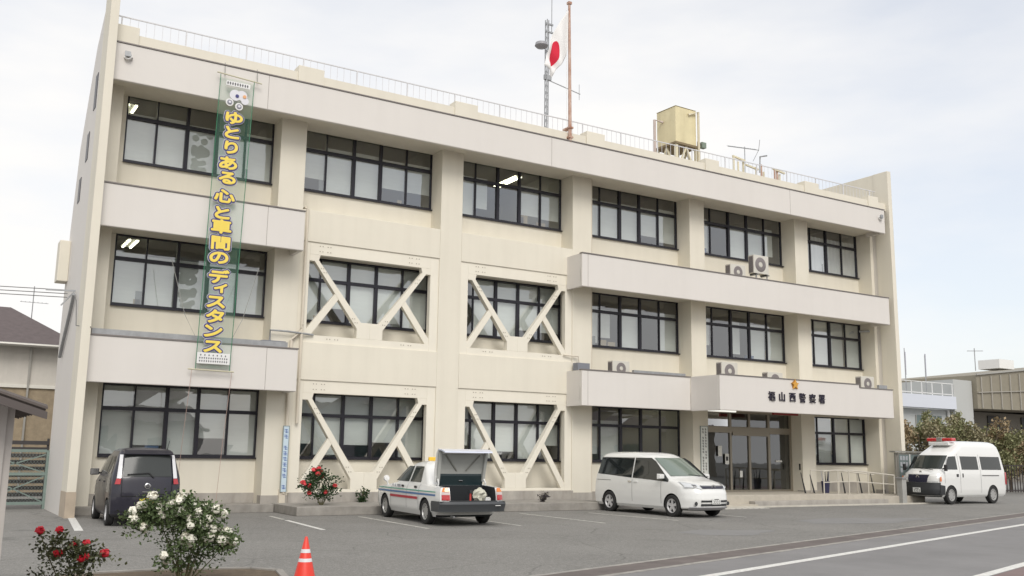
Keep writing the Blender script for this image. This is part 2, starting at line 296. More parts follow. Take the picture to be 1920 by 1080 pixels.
def brace(cx, zt, zb, zo, sc):     # steel brace frame infilling a bay; zt = panel top, zo = opening bottom
    T = zt-.38                     # top of the openings
    k = (T-zo-.56)/1.76            # height scale of the diagonals
    X = lambda a: cx+a*sc
    e = MB(); y0, y1 = .035, .24
    xL, xR = cx-2.34*sc, cx+2.34*sc
    for q in (-1, 1):
        mir = lambda p: [(X(q*a), z) for a, z in p]
        e.prism_y(mir([(-2.34, zb), (-2.04, zb), (-2.04, T-.33), (-2.04, zt), (-2.34, zt)]), y0, y1)               # post
        e.prism_y(mir([(-2.04, T-.20), (-1.88, T-.20), (-.43, zo+.30), (-.43, zo), (-.0, zo), (-.0, zo+.50), (-.30, zo+.50), (-1.745, T-.16), (-1.70, T), (-2.04, T)]), y0, y1)   # diagonal + foot
        m_ = ((-1.88-.43)/2, (T-.20+zo+.30)/2)
        e.prism_y(mir([(-2.04, zo), (-1.90, zo), (m_[0]+.10, m_[1]-.12), (m_[0]-.02, m_[1]+.05), (-2.04, zo+.17)]), y0+.01, y1-.05)   # strut
    e.prism_y([(X(-2.04), T), (X(2.04), T), (X(2.04), zt), (X(-2.04), zt)], y0, y1)
    e.prism_y([(X(-2.04), zb), (X(2.04), zb), (X(2.04), zo), (X(-2.04), zo)], y0, y1)
    o = e.build('brace_frame', cream2, st, bevel=.008)
    bm_ = MB()
    for (a, z) in ((-1.55, T+.2), (1.45, T+.2), (-1.2, zo-.16), (1.25, zo-.16)):
        for i in range(4):
            for j in range(2): bm_.box(X(a)-.19+i*.09+(i > 1)*.07, X(a)-.165+i*.09+(i > 1)*.07, y0-.012, y0, z-.10+j*.16, z-.075+j*.16)
    for q in (-1, 1):
        for f in (.12, .18, .86, .92):
            ax, az = -1.88+f*1.45, T-.20-f*(T-.2-zo-.3)
            for d in (.05, .12): bm_.box(X(q*(ax+d))-.012, X(q*(ax+d))+.012, y0-.012, y0, az-.012+.03, az+.012+.03)
    bm_.build('anchor_bolt', mat('bolt_grey', (.33, .30, .25), .6), o)
    return o
for bx0, bx1 in (bays[1], bays[2]):
    cx = (bx0+bx1)/2; sc = (bx1-bx0)/4.68
    brace(cx, 3.78, .52, .60, sc); brace(cx, 7.95, 4.90, 5.12, sc)
    B('spandrel', cream, st, (bx0+.002, bx1-.002, -.003, .72, 7.95, 8.92), (bx0+.002, bx1-.002, -.003, .72, 3.78, 4.90), bevel=.01)
    B('plinth', conc, st, (bx0-.02, bx1+.02, -.06, .5, 0, .52), bevel=.01)
for x0, x1 in cols[1:]: B('plinth', conc, st, (x0-.02, x1+.02, -.02, .3, 0, .45))
B('plinth', conc, st, (-4.5, 0, .68, .72, 0, .5), (11.6, 16.3, .68, .72, 0, .45), (22.9, 26.9, .68, .72, .2, .75))

# windows
def window(x0, x1, z0, z1, n=5, heavy=(2, 3), y=.74, blinds=None, seed=0, top=.345, dark=()):
    rg = random.Random(seed); w = empty('window', (0, 0, 0), parent=st); H = z1-z0; zt = z1-H*top; fr = MB()
    fr.box(x0, x0+.045, y, y+.1, z0, z1); fr.box(x1-.045, x1, y, y+.1, z0, z1); fr.box(x0+.045, x1-.045, y, y+.1, z1-.05, z1); fr.box(x0+.045, x1-.045, y, y+.1, z0, z0+.06)
    fr.box(x0+.045, x1-.045, y-.015, y+.09, zt-.05, zt+.05)
    fr.box(x0-.0, x1+.0, y-.10, y-.02, z0-.04, z0)
    xs = [x0+(x1-x0)*i/n for i in range(n+1)]
    for i in range(1, n):
        h = .055 if i in heavy else .026
        fr.box(xs[i]-h, xs[i]+h, y-.01 if i in heavy else y+.005, y+.085, z0+.06, zt-.05); fr.box(xs[i]-h*.8, xs[i]+h*.8, y-.01 if i in heavy else y+.005, y+.085, zt+.05, z1-.05)
    f_ = fr.build('frame', frame, w)
    g_ = MB()
    for i in range(n):
        yy = y+.04+(.012 if i % 2 else 0)
        for za, zb in ((z0+.05, zt-.05), (zt+.05, z1-.05)):
            a, b_ = xs[i]+.02, xs[i+1]-.02; s1, s2 = rg.uniform(-.006, .006), rg.uniform(-.006, .006)
            g_.add([(a, yy+s1, za), (b_, yy+s2, za), (b_, yy+s2*.3, zb), (a, yy-s1, zb)], [(0, 1, 2, 3)])
    g_.build('pane', wglass, w)
    bl = MB(); cu = MB()
    for i in range(n):
        if i in dark: continue
        a, b_ = xs[i]+.03, xs[i+1]-.03; r_ = rg.random(); yb = y+.13+.02*rg.random()
        if blinds == 'curtain' : 
            k = 14
            vs = []
            for j in range(k+1):
                xx = a+(b_-a)*j/k; vs += [(xx, yb+.03*sin(j*1.7), z0+.05), (xx, yb+.03*sin(j*1.7), z1-.42)]
            cu.add(vs, [(2*j, 2*j+2, 2*j+3, 2*j+1) for j in range(k)]); continue
        bot = z0+.04+(0 if r_ < .55 else rg.uniform(.05, .5)); topz = zt+H*rg.uniform(.05, .11) if blinds != 'full' else z1-.06
        if r_ > .9: bl.box(a, a+(b_-a)*.6, yb, yb+.01, bot, topz)
        else: bl.box(a, b_, yb, yb+.01, bot, topz)
    if bl.v: bl.build('blind', blindm, w)
    if cu.v: cu.build('curtain', curtm, w)
    return w
DK = {(2, 2): (2,), (3, 1): (3,), (4, 1): (1,), (4, 2): (1,), (3, 0): (2, 3, 4)}
for i, (x0, x1) in enumerate(bays):
    for f in range(3):
        if i == 4 and f == 0: continue
        xa = x0+.22 if i == 0 else x0
        if i == 0: pass
        window(xa, x1, SILL[f], TOP[f], n=4 if i == 5 else 5, heavy=(2,) if i == 5 else (2, 3), seed=i*3+f, dark=DK.get((i, f), ()),
               blinds='curtain' if (i, f) in ((5, 2),) else ('full' if f == 0 and i not in (3,) or (i, f) in ((1, 1), (2, 1), (5, 1)) else None))
B('wall', cream, st, (-4.52, -4.30, .725, .94, 1.5, 3.46), (-4.52, -4.30, .725, .94, 5.62, 7.62), (-4.52, -4.30, .725, .94, 9.72, 11.74))
# lit tubes seen through the panes
for i, (x, y, z, ln, lb) in enumerate((
    (-3.9, 3.0, 12.0, 1.3, 'pair of lit ceiling tubes behind the top left window'), (.9, 3.2, 12.0, 1.3, 'pair of lit ceiling tubes behind the second top floor window'),
    (9.8, 3.0, 12.0, 1.6, 'pair of lit ceiling tubes behind the third top floor window'), (-3.5, 3.2, 7.9, 1.2, 'pair of lit ceiling tubes behind the middle floor window beside the banner'),
    (15.0, 2.6, 3.75, 1.6, 'pair of lit ceiling tubes behind the window over the white minivan'), (13.9, 4.6, 3.7, 1.4, 'second pair of lit ceiling tubes, deeper in the room over the white minivan'), (26.2, 2.6, 3.75, 1.3, 'pair of lit ceiling tubes behind the ground floor window by the ramp'))):
    l_ = empty('ceiling_lamp', (x, y, z), label=lb, cat='lamp', group='lit tubes inside the offices')
    B('tube', lampm, l_, (-.14, -.09, -ln/2, ln/2, -.06, -.03), (.09, .14, -ln/2, ln/2, -.06, -.03)); B('housing', white, l_, (-.17, .17, -ln/2-.03, ln/2+.03, -.02, .03))
clm = [mat('carton', (.42, .33, .2), .8), mat('folder_white', (.6, .6, .58), .8), mat('folder_blue', (.1, .16, .3), .7), mat('cabinet_grey', (.25, .27, .27), .6)]
rg = random.Random(9)
for i, (x0, x1) in enumerate(bays):
    for f in (0, 1, 2):
        if (i, f) in ((4, 0), (1, 0), (2, 0)): continue
        for k in range(3):
            x = rg.uniform(x0+.3, x1-.8); h = rg.uniform(.12, .45); w_ = rg.uniform(.15, .5)
            B('shelf_clutter', clm[rg.randrange(4)], st, (x, x+w_, .88, .955, SILL[f]+.02, SILL[f]+.02+h))
# side slit windows on the left end wall and the box on it
B('side_window', frame, st, (-5.225, -5.205, .0, .4, 10.9, 11.9), (-5.225, -5.205, .7, 1.1, 9.6, 10.4), (-5.225, -5.205, 1.6, 2.0, 8.6, 9.3))
B('wall_box', cream, st, (-5.50, -5.21, 2.6, 3.15, 6.42, 7.62), bevel=.02)
# entrance
en = empty('entrance', (0, 0, 0), parent=st); y = .55
fm = mat('bronze_aluminium', (.30, .27, .22), .45, metal=.5)
mb = MB()
for x, w_ in ((17.06, .06), (18.72, .05), (19.74, .05), (20.82, .06), (22.05, .06)): mb.box(x-w_, x+w_, y, y+.1, .40, 3.5)
mb.box(17.1, 22.0, y-.01, y+.11, 2.66, 2.90); mb.box(17.1, 22.0, y-.01, y+.11, .40, .47); mb.box(17.1, 22.0, y-.01, y+.11, 3.42, 3.5); mb.box(18.8, 20.8, y-.03, y-.012, 2.56, 2.7)
mb.build('door_frame', fm, en)
eg = glassmat('entrance_glass', (.6, .62, .58), .3, base=.12)
mb = MB()
for a, b_ in ((17.13, 18.66), (18.78, 19.68), (19.8, 20.75), (20.89, 21.98)):
    for za, zb in ((.48, 2.65), (2.91, 3.41)): mb.add([(a, y+.05, za), (b_, y+.05, za), (b_, y+.05, zb), (a, y+.05, zb)], [(0, 1, 2, 3)])
mb.build('door_glass', eg, en)
B('notice_paper', mat('paper', (.7, .7, .66), .9), en, (18.02, 18.22, y-.02, y-.01, 1.75, 2.15), (18.38, 18.58, y-.02, y-.01, 1.45, 1.85), (19.2, 19.34, y+.03, y+.04, .95, 1.2), (21.2, 21.55, y+.03, y+.04, 1.55, 1.62))
B('notice_print', black, en, (18.42, 18.53, y-.025, y-.021, 1.58, 1.74))
B('red_lamp_panel', mat('red_panel', (.28, .03, .03), .5), en, (19.6, 20.95, -.9, -.8, 3.36, 3.5))
B('soffit_light', mat('soffit_light_cover', (.85, .85, .8), .5, emit=.7), en, (17.2, 18.6, .1, .2, 3.44, 3.5))
B('wall_switch', black, st, (22.102, 22.108, .12, .2, 1.25, 1.5))

# sign letters and emblem on the canopy
sg = empty('station_name_sign', (0, -2.42, 3.93), label='dark metal characters spelling the police station name on the canopy', cat='sign')
lm = mat('dark_bronze_letter', (.035, .03, .05), .4, metal=.4)
for ch, x in zip('福山西警察署', (17.87, 18.40, 18.95, 19.48, 20.02, 20.53)):
    text_mesh(ch, 'character', lm, sg, .36, offs=.003, extrude=.02, loc=(x, -.03, 0), sx=.98, sz=1.02)
em = empty('emblem', (19.1, -2.42, 4.40), label='golden five pointed star emblem above the name on the canopy', cat='emblem')
gold = mat('gold_leaf', (.75, .40, .08), .35, metal=.6)
mb = MB()
q = [((.20 if i % 2 == 0 else .085)*sin(i*pi/5), (.20 if i % 2 == 0 else .085)*cos(i*pi/5)) for i in range(10)]
mb.prism_y(q, -.07, 0); mb.build('star', gold, em, bevel=.01)
mb = MB(); mb.prism_y([(.17*sin(i*pi/5+pi/5)*(1 if i % 2 else .8), .17*cos(i*pi/5+pi/5)*(1 if i % 2 else .8)) for i in range(10)], -.03, 0); mb.build('leaf', mat('gold_dark', (.38, .2, .05), .4, metal=.5), em)

# name boards beside the entrance and on the left drainpipe
def board(x, y, z0, z1, w, col, ink, lab, cols_=(0,), n=12, nm='name_board', y2=0):
    e = empty(nm, (x, y, z0), label=lab, cat='sign'); B('board', mat('board_'+nm+lab[:5], col, .6), e, (-w/2, w/2, -.03, 0, 0, z1-z0), bevel=.004)
    B('rim', mat('board_rim', (.25, .3, .3), .5), e, (-w/2-.02, -w/2, -.035, 0, 0, z1-z0), (w/2, w/2+.02, -.035, 0, 0, z1-z0), (-w/2-.02, w/2+.02, -.035, 0, z1-z0, z1-z0+.02))
    rg = random.Random(3); mb = MB(); h = (z1-z0)*.94/n
    for c in cols_:
        for i in range(n):
            if rg.random() < .12: continue
            zc = (z1-z0)*.97-h*(i+.5); s_ = min(h*.36, w*.3/len(cols_)*1.3)
            mb.box(c*w-s_, c*w+s_, -.034, -.03, zc-.008, zc+.008); mb.box(c*w-.006, c*w+.008, -.034, -.03, zc-s_, zc+s_)
            mb.box(c*w-s_, c*w+s_*rg.uniform(.2, 1), -.034, -.03, zc+s_*.6, zc+s_*.9); mb.box(c*w-s_*rg.uniform(.2, 1), c*w+s_, -.034, -.03, zc-s_*.9, zc-s_*.6)
    mb.build('writing', mat('ink_'+nm+lab[:5], ink, .6), e); return e
board(16.80, -.0, 1.05, 2.84, .34, (.72, .74, .70), (.05, .05, .05), 'tall white board of black writing on the column beside the entrance', (-.2, .2), 16, 'name_board')
board(.60, -.10, .55, 2.40, .15, (.55, .66, .74), (.08, .15, .42), 'narrow pale blue board with blue writing below the drainpipe', (0,), 11, 'safety_board')
B('board_post', pipe_m, None, (.50, .68, -.08, .0, .1, .62), label='short cream post footing under the narrow blue board', cat='post')

# drainpipes
def pipe(pts, r, nm='drainpipe', m=pipe_m): return MB().tube(pts, r, 10).build(nm, m, st, smooth=40)
pipe([(.92, -.06, 2.5), (.92, -.06, 8.9), (.92, .1, 9.0), (.92, .62, 9.05), (.92, .62, 11.74)], .045)
pipe([(.62, -.07, .5), (.62, -.07, 4.9), (.92, -.07, 5.25), (.92, -.07, 5.4)], .05)
for x in (11.62, ): pipe([(x, .1, 8.62), (x, .1, 11.6)], .04); pipe([(x, .1, 4.6), (x, .1, 7.6)], .04); pipe([(x, .1, .3), (x, .1, 3.5)], .04)
pipe([(22.96, .2, 8.62), (22.96, .2, 9.6)], .03); pipe([(26.7, .62, 7.3), (26.95, .3, 7.3), (26.98, .1, 7.1), (26.98, .1, 5.0)], .05, m=galv)
MB().tube([(-.05, -.15, 4.75), (-.05, -.15, 5.15), (.45, -.15, 5.15), (1.3, -.02, 5.12)], .03, 8).build('conduit', galv, st, smooth=40)
MB().tube([(10.35, -.02, 5.12), (10.9, -.12, 5.1), (11.0, -.12, 4.65)], .025, 8).build('conduit', pipe_m, st, smooth=40)
B('junction_box', mat('grey_box', (.2, .21, .24), .6), st, (-.35, .35, -.4, -.1, 4.60, 4.82), (10.7, 11.2, -.4, -.1, 4.6, 4.85))

# apron, kerbs, porch
B('apron', kerbm, None, (.3, 10.9, -2.2, -.07, 0, .24), kind='structure', bevel=.015)
B('apron', kerbm, None, (-4.95, .28, -.35, .66, 0, .22), (11.6, 14.6, -1.5, .66, 0, .12), kind='structure', bevel=.01)
tile = mat('porch_tile', (.50, .46, .39), .8, noise=.15, nscale=4)
B('porch', tile, None, (15.4, 22.1, -2.15, .55, 0, .40), (22.1, 24.2, -2.15, .66, 0, .38), kind='structure', bevel=.015)
B('porch_step', conc, None, (16.9, 24.1, -2.45, -2.15, 0, .2), kind='structure', bevel=.01)
B('ramp', tile, None, (24.2, 26.8, -2.15, .66, 0, .3), (14.5, 16.88, -2.6, -2.15, 0, .1), kind='structure', bevel=.01)
B('kerb_edge', mat('pale_kerb', (.6, .57, .5), .85, noise=.2), None, (14.6, 27.2, -2.72, -2.60, 0, .05), kind='structure')
mb = MB()
for i in range(8):
    for j in range(6):
        if rnd.random() < .8: mb.box(14.75+i*.27, 14.92+i*.27, -3.2+j*.1, -3.14+j*.1, .001, .012)
mb.build('tactile_tile', mat('pale_tile', (.62, .6, .55), .8), None, kind='structure')


# ------------------------------------------------------------------ roof equipment
rl = empty('roof_railing', (0, 0, 12.88), label='thin grey steel railing running along the whole roof parapet', cat='railing')
mb = MB(); mb.bar((-4.9, -.42, .60), (26.9, -.42, .60), .03); mb.build('top_rail', mat('rail_pale', (.62, .62, .64), .5), rl)
mb = MB()
for i in range(146):
    x = -4.8+i*.2175
    if i % 8 == 0: mb.bar((x, -.42, -.3), (x, -.42, .60), .035)
    else: mb.bar((x, -.42, .0), (x, -.42, .59), .011)
mb.build('baluster', mat('rail_pale', (.62, .62, .64), .5), rl)
fp = empty('flagpole', (10.0, -.86, 12.5), label='tall rust streaked pole fixed to the roof edge, flying the flag', cat='flagpole')
MB().tube([(0, 0, 0), (-.06, 0, 5.15)], .065, 10, r2=.045).build('pole', rust, fp, smooth=40)
B('pole_cap', rust, fp, (-.13, .01, -.07, .07, 5.15, 5.24))
for z in (.15, .5): B('bracket', rust, fp, (-.09, .09, -.08, .34, z, z+.06))
MB().tube([(-.20, -.02, 4.9), (-.16, -.02, .5)], .008, 5).build('halyard', white, fp)
# flag: white cloth with a red disc, hanging in a light wind
fm_ = bpy.data.materials.new('flag_cloth'); fm_.use_nodes = True; t = fm_.node_tree; b = t.nodes['Principled BSDF']; b.inputs['Roughness'].default_value = .9
uvn = t.nodes.new('ShaderNodeUVMap'); sp = t.nodes.new('ShaderNodeVectorMath'); sp.operation = 'SUBTRACT'; sp.inputs[1].default_value = (.64, .5, 0)
sc_ = t.nodes.new('ShaderNodeVectorMath'); sc_.operation = 'MULTIPLY'; sc_.inputs[1].default_value = (1.5, 1, 0); ln = t.nodes.new('ShaderNodeVectorMath'); ln.operation = 'LENGTH'
lt = t.nodes.new('ShaderNodeMath'); lt.operation = 'LESS_THAN'; lt.inputs[1].default_value = .31; mx = t.nodes.new('ShaderNodeMixRGB'); mx.inputs[1].default_value = (.80, .79, .78, 1); mx.inputs[2].default_value = (.60, .02, .05, 1)
t.links.new(uvn.outputs[0], sp.inputs[0]); t.links.new(sp.outputs[0], sc_.inputs[0]); t.links.new(sc_.outputs[0], ln.inputs[0]); t.links.new(ln.outputs['Value'], lt.inputs[0]); t.links.new(lt.outputs[0], mx.inputs[0]); t.links.new(mx.outputs[0], b.inputs['Base Color'])
# boundary of the hanging cloth in metres: hoist edge (u=0) runs from top to bottom of the pole side, fly edge (u=1) droops
me = bpy.data.meshes.new('flag'); NU, NV = 30, 20; vs = []
hoT, hoB, flT, flB = Vector((-.16, 17.40)), Vector((-.18, 15.95)), Vector((-1.22, 15.05)), Vector((-.80, 14.72))
for i in range(NU+1):
    for j in range(NV+1):
        u, v = i/NU, j/NV
        T_ = hoT.lerp(flT, u)+Vector((-.08, .2))*sin(pi*u); B_ = hoB.lerp(flB, u)+Vector((.06*sin(2*pi*u), -.05*sin(pi*u)))
        p = B_.lerp(T_, v); fold = .10*sin(u*9+v*3.2)*(u**.6)+.05*sin(u*21-v*4)*u
        vs.append((p.x+.03*sin(v*7+u*3)*u, fold, p.y))
fs = [(i*(NV+1)+j, (i+1)*(NV+1)+j, (i+1)*(NV+1)+j+1, i*(NV+1)+j+1) for i in range(NU) for j in range(NV)]
me.from_pydata(vs, [], fs); uv = me.uv_layers.new(name='UVMap')
for p in me.polygons:
    for li in p.loop_indices:
        k = me.loops[li].vertex_index; uv.data[li].uv = (k//(NV+1)/NU, (k % (NV+1))/NV)
me.polygons.foreach_set('use_smooth', [True]*len(me.polygons)); me.materials.append(fm_)
fl = bpy.data.objects.new('flag', me); C.objects.link(fl); fl.location = (10.05, -.88, 0); sf = fl.modifiers.new('thickness', 'SOLIDIFY'); sf.thickness = .006
tag(fl, 'white flag with a red disc hanging from the rusty pole', 'flag')
ms = empty('antenna_mast', (11.55, 3.0, 12.56), label='grey lattice antenna mast rising behind the flag', cat='antenna')
mb = MB()
for a in range(3):
    x, y = .075*cos(a*2.094), .075*sin(a*2.094); mb.tube([(x, y, 0), (x, y, 6.45)], .026, 6)
mb.build('mast_tube', galv, ms); mb = MB()
for k in range(22):
    for a in range(3):
        p = lambda a, z: (.075*cos(a*2.094), .075*sin(a*2.094), z); mb.bar(p(a, k*.29), p(a+1, k*.29+.29), .012)
mb.build('lattice', galv, ms)
MB().tube([(.22, 0, 5.9), (.22, 0, 9.5)], .018, 6).build('whip_antenna', galv, ms)
B('bracket', galv, ms, (-.05, .28, -.03, .03, 6.25, 6.32), (-.05, .28, -.03, .03, 5.92, 5.98), (-.12, .2, -.05, .05, 3.9, 4.1))
MB().lathe([(0, 0), (.2, .03), (.27, .1), (.24, .22), (0, .22)], (0, 0, 0), 20).build('dish', mat('dish_grey', (.3, .3, .32), .5), ms, smooth=40).location = (-.33, -.1, 5.12)
MB().bar((.1, 0, 3.9), (1.5, -.2, 3.55), .03).build('arm', galv, ms)
MB().tube([(1.45, -.2, 3.3), (1.45, -.2, 3.95)], .012, 6).build('small_whip', galv, ms)
# water tank
tk = empty('water_tank', (18.5, 3.2, 12.56), R_(2), label='square yellow water tank on a cream steel stand on the roof', cat='water tank')
ty = mat('tank_yellow', (.74, .66, .42), .55, noise=.12, nscale=2, grime=.15); tdk = mat('tank_underside', (.22, .17, .10), .8)
B('tank', ty, tk, (-.60, .60, -.60, .60, 2.42, 4.02), bevel=.03)
MB().add([(-.62, -.62, 4.03), (.62, -.62, 4.03), (.62, .62, 4.03), (-.62, .62, 4.03), (0, 0, 4.15)], [(3, 2, 1, 0), (0, 1, 4), (1, 2, 4), (2, 3, 4), (3, 0, 4)]).build('lid', ty, tk)
B('base_plate', tdk, tk, (-.68, .68, -.68, .68, 2.32, 2.41)); cst = mat('stand_cream', (.72, .66, .48), .6, noise=.15)
for i, (x, y) in enumerate(((-.58, -.58), (.58, -.58), (.58, .58), (-.58, .58))):
    MB().bar((x, y, 0), (x, y, 2.31), .12).build('leg', cst, tk)
    x2, y2 = ((.58, -.58), (.58, .58), (-.58, .58), (-.58, -.58))[i]
    MB().bar((x, y, 1.0), ((x+x2)/2, (y+y2)/2, 2.3), .07).build('stand_brace', cst, tk); MB().bar((x2, y2, 1.0), ((x+x2)/2, (y+y2)/2, 2.3), .07).build('stand_brace', cst, tk)
    MB().bar((x, y, .95), (x2, y2, .95), .07).build('stand_rail', cst, tk)
MB().tube([(-1.0, .3, .3), (-1.0, .3, 3.55), (-.61, .2, 3.5)], .06, 8).build('overflow_pipe', mat('pink_grey_pipe', (.55, .46, .42), .6, noise=.2), tk, smooth=40)
MB().tube([(.62, -.72, .2), (.62, -.72, 3.95), (.1, -.64, 3.75)], .055, 8).build('supply_pipe', mat('pipe_offwhite', (.62, .56, .42), .6), tk, smooth=40)
MB().tube([(.8, -.5, .2), (.8, -.5, 2.7), (1.15, -.4, 2.65)], .05, 8).build('valve_pipe', galv, tk, smooth=40)
B('valve', mat('valve_green', (.2, .25, .2), .6), tk, (1.05, 1.3, -.5, -.3, 2.5, 2.75))
pg = empty('roof_piping', (20.9, .6, 12.8), label='short white and rusty pipes standing behind the railing beside the tank', cat='pipes')
for i, (x, h, m_) in enumerate(((-1.6, 1.25, cst), (-1.25, 1.1, cst), (-.85, 1.3, cst), (-.3, 1.0, cst), (.1, 1.2, rust), (.35, .95, cst), (.8, 1.05, rust), (1.05, 1.1, rust), (1.3, 1.0, cst))):
    MB().tube([(x, .1*(i % 3), 0), (x, .1*(i % 3), h)], .045, 8).build('pipe', m_, pg, smooth=40)
for i, (x, z) in enumerate(((-1.65, 1.25), (-.9, 1.0), (.7, 1.1))): MB().bar((x, 0, z), (x+.8, .1, z-.05), .07).build('pipe', cst, pg)
MB().tube([(-.1, 0, .8), (-.05, 0, 1.5), (.35, 0, 1.62)], .035, 8).build('vent_pipe', galv, pg, smooth=40)
tv = empty('tv_antenna', (25.45, 6, 12.56), label='thin aerial with many short rods above the right end of the roof', cat='antenna')
MB().tube([(0, 0, 0), (0, 0, 4.5)], .022, 6).build('pole', galv, tv)
mb = MB(); mb.bar((-1.15, 0, 4.32), (1.0, 0, 4.5), .03); mb.build('boom', galv, tv); mb = MB()
for i in range(16):
    x = -1.1+i*.125; z = 4.32+(x+1.15)*.0837; mb.bar((x, -.12, z-.04), (x, .12, z+.08), .012)
mb.bar((.98, 0, 4.5), (.82, -.25, 4.95), .02); mb.bar((.98, 0, 4.5), (.82, .25, 3.95), .02); mb.build('element', galv, tv)

# floodlights
for x, y, z, lb in ((-4.62, -.92, 12.14, 'white speaker and lamp cluster under the roof edge beside the left end wall'), (26.5, -.92, 12.12, 'small white lamp under the roof edge at the far right end')):
    f_ = empty('floodlight', (x, y, z), label=lb, cat='lamp')
    B('bracket', galv, f_, (-.03, .03, -.12, 0, .05, .12)); B('bracket', galv, f_, (-.12, .03, -.15, -.11, -.02, .12))
    MB().lathe([(0, 0), (.05, 0), (.09, .1), (.11, .16), (.1, .17), (0, .12)], (0, -.1, -.02), 16, 'y').build('lamp_head', white, f_, smooth=40).rotation_euler = (R_(28), 0, R_(155))
    MB().lathe([(0, 0), (.05, 0), (.06, .14), (.055, .15), (0, .13)], (0, -.1, 0), 14, 'y').build('lamp_head', mat('grey_lamp', (.4, .38, .36), .5), f_, smooth=40).rotation_euler = (R_(30), 0, R_(60))

# air conditioner outdoor units
acm = mat('aircon_cream', (.62, .60, .54), .5, noise=.08); acf = mat('aircon_grille', (.20, .18, .18), .6)
def aircon(x, y, z, w, h, lab, side=True, fan=.5):
    a = empty('air_conditioner', (x, y, z+.08), label=lab, cat='air conditioner', group='air conditioner outdoor units on the ledges')
    B('casing', acm, a, (-w/2, w/2, 0, .3, .04, h), bevel=.012)
    fx = w*(fan-.5)
    MB().lathe([(.085*h/.6, -.012), (h*.36, -.012), (h*.38, 0), (h*.36, .004), (.085*h/.6, .004)], (fx, -.0, h*.52), 28, 'y', cap=False).build('fan_grille', acf, a, smooth=40)
    MB().lathe([(0, -.02), (.07*h/.6, -.018), (.085*h/.6, 0)], (fx, -.0, h*.52), 16, 'y').build('fan_hub', acm, a)
    mb = MB()
    for k in range(9): mb.box(-w/2-.012, -w/2, .04+k*.026, .052+k*.026, .08, h-.05)
    mb.build('side_fins', acf, a)
    for q in (-.35, .35): B('foot', black, a, (q*w-.04, q*w+.04, -.02, .32, 0, .04))
    MB().tube([(w/2, .2, .15), (w/2+.08, .22, .12), (w/2+.1, .4, .3)], .02, 6).build('pipe', pipe_m, a)
    return a
aircon(18.25, -.55, 8.45, .8, .62, 'air conditioner unit half sunk behind the upper band, left of a raised unit')
a = aircon(19.45, -.62, 8.78, .82, .78, 'air conditioner unit raised on brackets on the upper ledge right of its low neighbour', fan=.45)
for q in (-.3, .3): MB().bar((q, .0, -.15), (q, .0, .02), .04).build('stand', galv, a); MB().bar((q, -.12, -.02), (q, .32, -.02), .04).build('stand', galv, a)
aircon(12.5, -.5, 4.38, .75, .55, 'air conditioner unit on the low ledge just right of the braced bays')
aircon(16.75, -1.5, 4.40, .8, .68, 'air conditioner unit at the left corner on top of the entrance canopy')
aircon(19.1, -1.5, 4.22, .8, .62, 'air conditioner unit half hidden on the canopy above the station name')
aircon(24.1, -1.75, 4.32, .78, .62, 'air conditioner unit over the notched right end of the entrance canopy')

# ------------------------------------------------------------------ hanging banner
bn = empty('banner', (0, -1.06, 0), label='tall green net banner of yellow Japanese characters hanging down the left facade', cat='banner')
net = bpy.data.materials.new('green_net'); net.use_nodes = True; t = net.node_tree; b = t.nodes['Principled BSDF']; b.inputs['Base Color'].default_value = (.22, .48, .34, 1); b.inputs['Roughness'].default_value = .9
g = t.nodes.new('ShaderNodeTexCoord'); ck = t.nodes.new('ShaderNodeTexNoise'); ck.inputs['Scale'].default_value = 3
r = t.nodes.new('ShaderNodeMapRange'); r.inputs['To Min'].default_value = .10; r.inputs['To Max'].default_value = .18; t.links.new(g.outputs['Object'], ck.inputs[0]); t.links.new(ck.outputs[0], r.inputs[0]); t.links.new(r.outputs[0], b.inputs['Alpha'])
def bx(z): return (-2.18-.13*(12.1-z)/8.3, -1.22-.18*(12.1-z)/8.3)      # slight drift of the sheet's edges
mb = MB(); n_ = 40; vs = []
for i in range(n_+1):
    z = 12.10-(12.10-3.86)*i/n_; x0, x1 = bx(z)
    for j in range(9): vs.append((x0+(x1-x0)*j/8, .02*sin(j*1.1+i*.33)+.012*sin(i*.8), z))
mb.add(vs, [(i*9+j, i*9+j+1, (i+1)*9+j+1, (i+1)*9+j) for i in range(n_) for j in range(8)]); mb.build('net', net, bn, smooth=60)
MB().tube([(-2.28, 0, 12.22), (-1.0, 0, 12.14)], .02, 8).build('top_bar', mat('pale_bamboo', (.55, .52, .38), .7), bn)
MB().tube([(-2.5, 0, 3.82), (-1.28, 0, 3.80)], .02, 8).build('bottom_bar', mat('pale_bamboo', (.55, .52, .38), .7), bn)
rope = mat('green_rope', (.05, .22, .12), .9); grope = mat('grey_rope', (.30, .30, .28), .9)
for q in (0, 1): MB().tube([(bx(z)[q], 0, z) for z in (12.18, 10, 8, 6, 3.82)], .010, 5).build('edge_rope', rope, bn)
for x in (-2.05, -1.12): MB().tube([(x, .05, 12.18), (x+.02, .2, 12.62)], .012, 5).build('hanging_rope', grope, bn)
for x, xe in ((-2.36, -3.0), (-1.38, -.55)): MB().tube([(x, .05, 4.7), (x*.6+xe*.4, .3, 5.3), (xe, .7, 6.9)], .008, 5).build('tie_rope', grope, bn)
for x in (-2.4, -1.33): MB().tube([(x, 0, 3.8), (x-.02, .4, 1.9), (x-.04, .62, .3)], .006, 5).build('tie_rope', mat('pink_rope', (.5, .35, .3), .9), bn)
yel = mat('banner_yellow', (.85, .66, .12), .7); blu = mat('banner_blue', (.06, .06, .20), .7); wht = mat('banner_white', (.70, .70, .74), .8)
